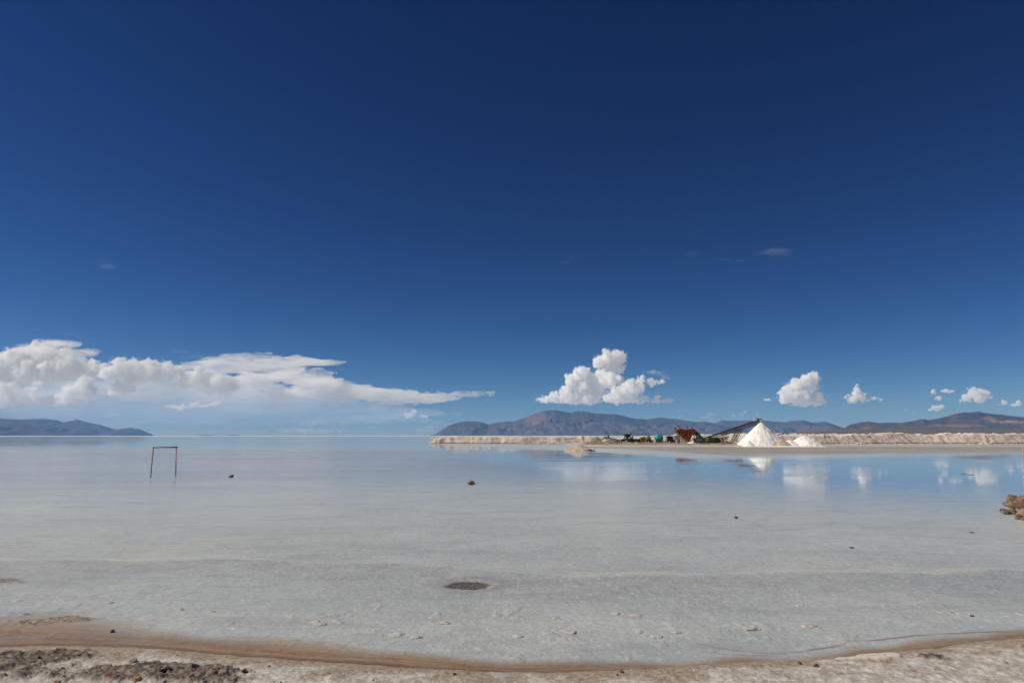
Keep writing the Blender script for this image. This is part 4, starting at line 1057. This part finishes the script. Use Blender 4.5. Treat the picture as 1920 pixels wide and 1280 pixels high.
for x_, h_ in ((-1.75, 3.4), (0.15, 3.42), (-2.45, 3.15), (1.2, 3.1)):
    m = MB(); m.bar((x_, .2, 2.7), (x_, .2, h_), .05, n=6); m.box((x_, .2, h_), (.24, .3, .22), None, .03); m.build('top_post', steel, root)
m = MB(); m.lathe([(0.30, -.4), (0.33, -.35), (0.33, .35), (0.30, .4)], (-0.75, -1.15, 1.75), 18, Matrix.Rotation(R(90), 3, 'X')); m.lathe([(0.12, -.55), (0.12, .5)], (-0.75, -1.15, 1.75), 12, Matrix.Rotation(R(90), 3, 'X')); m.build('drive_motor', rust, root)
# dark discharge frame falling to the right
m = MB(); lattice(m, (1.5, 0, 2.7), (3.4, 0, 0.9), 1.3, 0.5, 6, 0.07); m.build('discharge_frame', steel, root)
m = MB(); m.box((2.55, 0, 1.75), (2.7, 1.0, 0.14), Matrix.Rotation(R(43), 3, 'Y')); m.build('discharge_belt', black, root)
m = MB(); m.prism([(1.35, 0.2), (1.9, 1.15), (2.5, 1.45), (3.3, 1.0), (3.6, 0.25)], -1.25, 0.3); m.build('lower_chute', dgreen, root)
m = MB()
for i in range(6): m.bar((1.7 + i * .33, -1.3, .2), (1.7 + i * .33, -1.3, 1.15 - abs(i - 2.2) * .12), .035, n=5)
m.bar((1.4, -1.3, .65), (3.5, -1.3, .6), .04, n=5); m.build('guard_rail', grey_p, root)

# things around it
def crate_thing(name, px, D, w, h, dp, mat, label, cat, ribs=0, legs=0.0, mat2=None, trim=True):
    c = base(px, D); r = thing(name, c, label, cat)
    m = MB(); m.box((0, 0, legs + h / 2), (w, dp, h), None, min(.05, h * .06)); m.build('body', mat, r)
    if ribs:
        m = MB()
        for i in range(ribs): m.box((-w / 2 + (i + .5) * w / ribs, -dp / 2 - .025, legs + h / 2), (w / ribs * .22, .05, h * .86))
        m.build('rib_set', mat2 or mat, r)
    if trim:
        m = MB(); m.box((0, 0, legs + h + .035), (w + .10, dp + .10, .07)); m.build('lid', mat2 or mat, r)
    if legs:
        for sx_ in (-1, 1):
            for sy_ in (-1, 1): MB().bar((sx_ * w * .42, sy_ * dp * .4, 0), (sx_ * w * .42, sy_ * dp * .4, legs), .06, n=6).build('leg', rust, r)
    return r
crate_thing('cabinet', 1268.5, 143.2, 1.1, 0.78, 0.8, grey_p, 'pale grey cabinet on legs in front of the left side of the orange machine', 'cabinet', 3, 0.75, simple('grey trim', (.5, .52, .5), (.62, .63, .6), 3, .6))
crate_thing('bin', 1254.5, 146, 0.9, 1.15, 1.0, rust, 'dark rusty bin left of the pale grey cabinet', 'bin', 4, 0.25, steel)
crate_thing('bin', 1262, 148.2, 0.8, 1.2, 1.0, steel, 'black steel bin behind the pale grey cabinet', 'bin', 3, 0.15, rust)
crate_thing('trough', 1188, 144.3, 2.7, 0.62, 0.9, dgreen, 'long low dark green trough left of the yellow tank', 'trough', 8, 0.22, steel)
crate_thing('trough', 1219, 143.2, 1.3, 0.42, 0.7, steel, 'low dark trough in front of the round drum', 'trough', 4, 0.2, rust)
crate_thing('pallet_stack', 1241, 143.2, 1.6, 0.28, 0.9, wood_dark, 'low stack of dark planks in front of the teal tank', 'planks', 6, 0.10, wood)
# yellow tank
c = base(1205, 146); r = thing('tank', c, 'square-sided pale yellow tank between the green trough and the round drum', 'tank')
m = MB(); m.box((0, 0, .80), (1.15, 1.1, 1.0), None, .10); m.build('body', yellow, r)
m = MB(); m.lathe([(0.34, 0), (0.34, .10), (.20, .16), (.20, .22)], (0.12, 0, 1.28), 20); m.build('cap', simple('cream cap', (.7, .62, .45), (.75, .7, .55), 4, .5), r)
m = MB()
for i in range(4): m.box((-.42 + i * .28, -.57, .8), (.05, .04, .86))
m.build('rib_set', simple('ochre trim', (.42, .25, .08), (.32, .18, .06), 3, .6), r)
m = MB(); m.box((0, 0, .15), (1.3, 1.2, .28)); m.build('pallet', wood_dark, r)
# round drum lying on its side
c = base(1215, 147.5); r = thing('drum', c, 'dark blue grey drum lying on its side, right of the yellow tank', 'drum')
m = MB(); m.lathe([(0.45, -.55), (0.56, -.5), (0.56, -.2), (.59, -.17), (.56, -.14), (0.56, .14), (.59, .17), (.56, .2), (0.56, .5), (0.45, .55)], (0, 0, .95), 26, Matrix.Rotation(R(72), 3, 'Y') @ Matrix.Rotation(0, 3, 'X')); m.build('body', blue_g, r, True)
m = MB(); m.box((-.3, 0, .2), (.2, 1.1, .42)); m.box((.3, 0, .2), (.2, 1.1, .42)); m.build('cradle', rust, r)
# teal tank
c = base(1235, 147.5); r = thing('tank', c, 'bright teal plastic tank with two humps, left of the beige heap', 'tank')
m = MB(); m.lathe([(.30, -.82), (.50, -.78), (0.62, -.66), (0.62, -.3), (.65, -.27), (.62, -.24), (0.62, .24), (.65, .27), (.62, .3), (0.62, .62), (.5, .78), (.3, .82)], (0.1, 0, .98), 28, Matrix.Rotation(R(90), 3, 'Y')); m.build('body', teal, r, True)
m = MB(); m.lathe([(.36, 0), (.38, .12), (.30, .26), (.12, .30)], (-0.1, 0, 1.48), 22); m.build('manhole', teal_l, r, True)
m = MB(); m.lathe([(.30, -.06), (.34, 0), (.30, .06)], (-0.80, -.15, 1.02), 22, Matrix.Rotation(R(60), 3, 'Y')); m.build('end_ring', teal_l, r, True)
m = MB(); m.bar((.62, 0, 1.5), (.62, 0, 1.86), .05, n=8); m.box((.62, 0, 1.88), (.16, .16, .12)); m.build('vent', steel, r)
m = MB(); 
for x_ in (-.5, .1, .65): m.box((x_, 0, .25), (.14, 1.2, .5))
m.build('cradle', rust, r)
# funnel hopper on its stand
c = base(1177, 147); r = thing('hopper', c, 'rusty funnel hopper on a stand, poking above the skyline at the left of the works', 'hopper')
m = MB(); m.lathe([(.12, .95), (.22, 1.05), (.98, 1.78), (1.0, 1.92), (.92, 1.92)], (0, 0, 0), 4, Matrix.Rotation(0, 3, 'Z')); m.build('funnel', rust, r)
for sx_ in (-1, 1):
    for sy_ in (-1, 1): MB().bar((sx_ * .75, sy_ * .6, 0), (sx_ * .55, sy_ * .5, 1.55), .06, n=6).build('leg', rust, r)
m = MB(); m.box((0, 0, .75), (.9, .8, .5), None, .04); m.box((-1.0, 0, .7), (.8, .7, .35), None, .04); m.build('feeder', steel, r)
m = MB(); m.bar((-.7, -.58, .2), (.6, -.52, 1.3), .035, n=5); m.bar((.7, -.58, .2), (-.6, -.52, 1.3), .035, n=5); m.build('brace', rust, r)
# grey sloping hood and mast
c = base(1182.5, 145.6); r = thing('hood', c, 'small pale green hood with a sloping roof, right of the funnel hopper', 'hood')
m = MB(); m.prism([(-.62, .35), (-.62, .75), (.05, 1.35), (.32, 1.35), (.42, .35)], -.4, .4); m.build('cover', simple('pale green sheet', (.24, .29, .27), (.34, .39, .36), 2, .6), r)
m = MB(); m.box((-.1, 0, .17), (1.2, .9, .33)); m.build('skid', rust, r)
c = base(1186.5, 146.4); r = thing('mast', c, 'thin mast with a white switch box, between the hopper and the yellow tank', 'mast')
MB().bar((0, 0, 0), (0, 0, 2.5), .045, .03, n=8).build('pole', grey_p, r)
m = MB(); m.box((-.02, -.1, 1.25), (.3, .2, .85), None, .02); m.build('switch_box', simple('white box', (.62, .63, .62), (.7, .7, .7), 3, .5), r)
m = MB(); m.bar((-.25, 0, 2.3), (.25, 0, 2.3), .025, n=6); m.build('crossarm', grey_p, r)
# small loading conveyor at the far left of the works
c = base(1150, 145); r = thing('conveyor', c, 'short dark conveyor sloping down to the right at the left end of the works', 'conveyor')
a, b_ = Vector((-1.9, 0, 1.35)), Vector((2.1, 0, .42))
m = MB(); ax2, sd2, up2 = lattice(m, a, b_, .7, .35, 9, .045); m.build('truss', steel, r)
rot = Matrix((ax2, sd2, up2)).transposed(); m = MB(); m.box((a + b_) / 2 + up2 * .08, (4.4, .6, .05), rot); m.build('belt', black, r)
for x_ in (-1.5, .9):
    for s in (-.35, .35): MB().bar((x_, s, 0), (x_, s * .9, 1.2 if x_ < 0 else .6), .045, n=6).build('leg', steel, r)
m = MB(); m.box((-1.0, 0, 1.42), (.34, .4, .36), None, .04); m.bar((-1.0, 0, 1.5), (-1.0, 0, 1.85), .03, n=6); m.build('motor', steel, r)
# pale hoop frames at the water's edge in front of it
for px, w, lb in ((1155, .52, 'pale hoop frame at the water edge before the short conveyor'), (1146, .42, 'narrow pale hoop frame left of the wider one before the short conveyor')):
    c = base(px, 138.5); r = thing('hoop_frame', c, lb, 'frame')
    m = MB(); prev = None
    for k in range(13):
        t = math.pi * k / 12; p = Vector((-w * math.cos(t), 0, .45 + .32 * math.sin(t)))
        if prev is not None: m.bar(prev, p, .045, n=6)
        prev = p
    m.build('hoop', grey_p, r)
    MB().bar((-w, 0, -.05), (-w, 0, .45), .045, n=6).build('leg', grey_p, r); MB().bar((w, 0, -.05), (w, 0, .45), .045, n=6).build('leg', grey_p, r)
# posts along the front edge
rs = random.Random(21)
src = None
for px in (1143.5, 1150, 1164, 1193, 1216, 1223.5, 1229, 1246, 1249.5, 1256, 1278, 1283):
    c = base(px, 139.6 + rs.uniform(0, 1.5))
    if src is None:
        src = MB().bar((0, 0, -.1), (0, 0, 1.0), .055, .045, n=8, wob=.01, seg=5).build('post', simple('pale post', (.40, .33, .26), (.55, .48, .40), 6, .85), None, True); o = src
    else:
        o = src.copy(); COL.objects.link(o)
    o.location = c; o.scale = (1, 1, rs.uniform(.55, 1.15)); o.rotation_euler = (rs.uniform(-.08, .08), rs.uniform(-.08, .08), 0)
    tag(o, 'short pale post standing along the front edge of the works', 'post', 'short posts along the front of the works')
# olive raking frame under the long conveyor
c = base(1349, 142.5); r = thing('rake_conveyor', c, 'olive raking frame with thin legs sloping up to the right beneath the long conveyor', 'conveyor')
a, b_ = Vector((-2.9, 0, .5)), Vector((1.9, 0, 1.35))
m = MB(); ax2, sd2, up2 = lattice(m, a, b_, .8, .35, 11, .05); m.build('truss', olive, r)
rot = Matrix((ax2, sd2, up2)).transposed(); m = MB(); m.box((a + b_) / 2 + up2 * .10, (4.9, .7, .06), rot); m.build('belt', olive, r)
for x_, h_ in ((-2.2, .5), (-.6, .8), (.6, .95), (1.4, 1.1)):
    for s in (-.4, .4): MB().bar((x_ + .25, s, 0), (x_, s * .9, h_), .04, n=6).build('leg', olive, r)
m = MB(); m.prism([(-2.6, .1), (-2.2, 1.1), (-.6, 1.25), (.1, .9), (.5, .1)], .1, .9); m.build('side_cover', olive, r)
# scattered blocks of the works' floor
for k in range(22):
    o = put_rock(k % 5, rs.uniform(1165, 1390), rs.uniform(133, 140), rs.uniform(0.15, .38), 'small pale lump on the floor of the works', 'small lumps on the works floor')

# ------------------------------------------------------------------ the air between here and the mountains
g = NG('haze')
v = g.n('ShaderNodeVolumePrincipled')
v.inputs['Color'].default_value = (0.20, 0.50, 1.0, 1)
v.inputs['Density'].default_value = 0.0000175
v.inputs['Anisotropy'].default_value = 0.0
g.nt.links.new(v.outputs[0], g.out.inputs['Volume'])
b = MB(); b.box((0, 0, 470), (70500, 70500, 946))
tag(b.build('haze', g.m), kind='stuff')
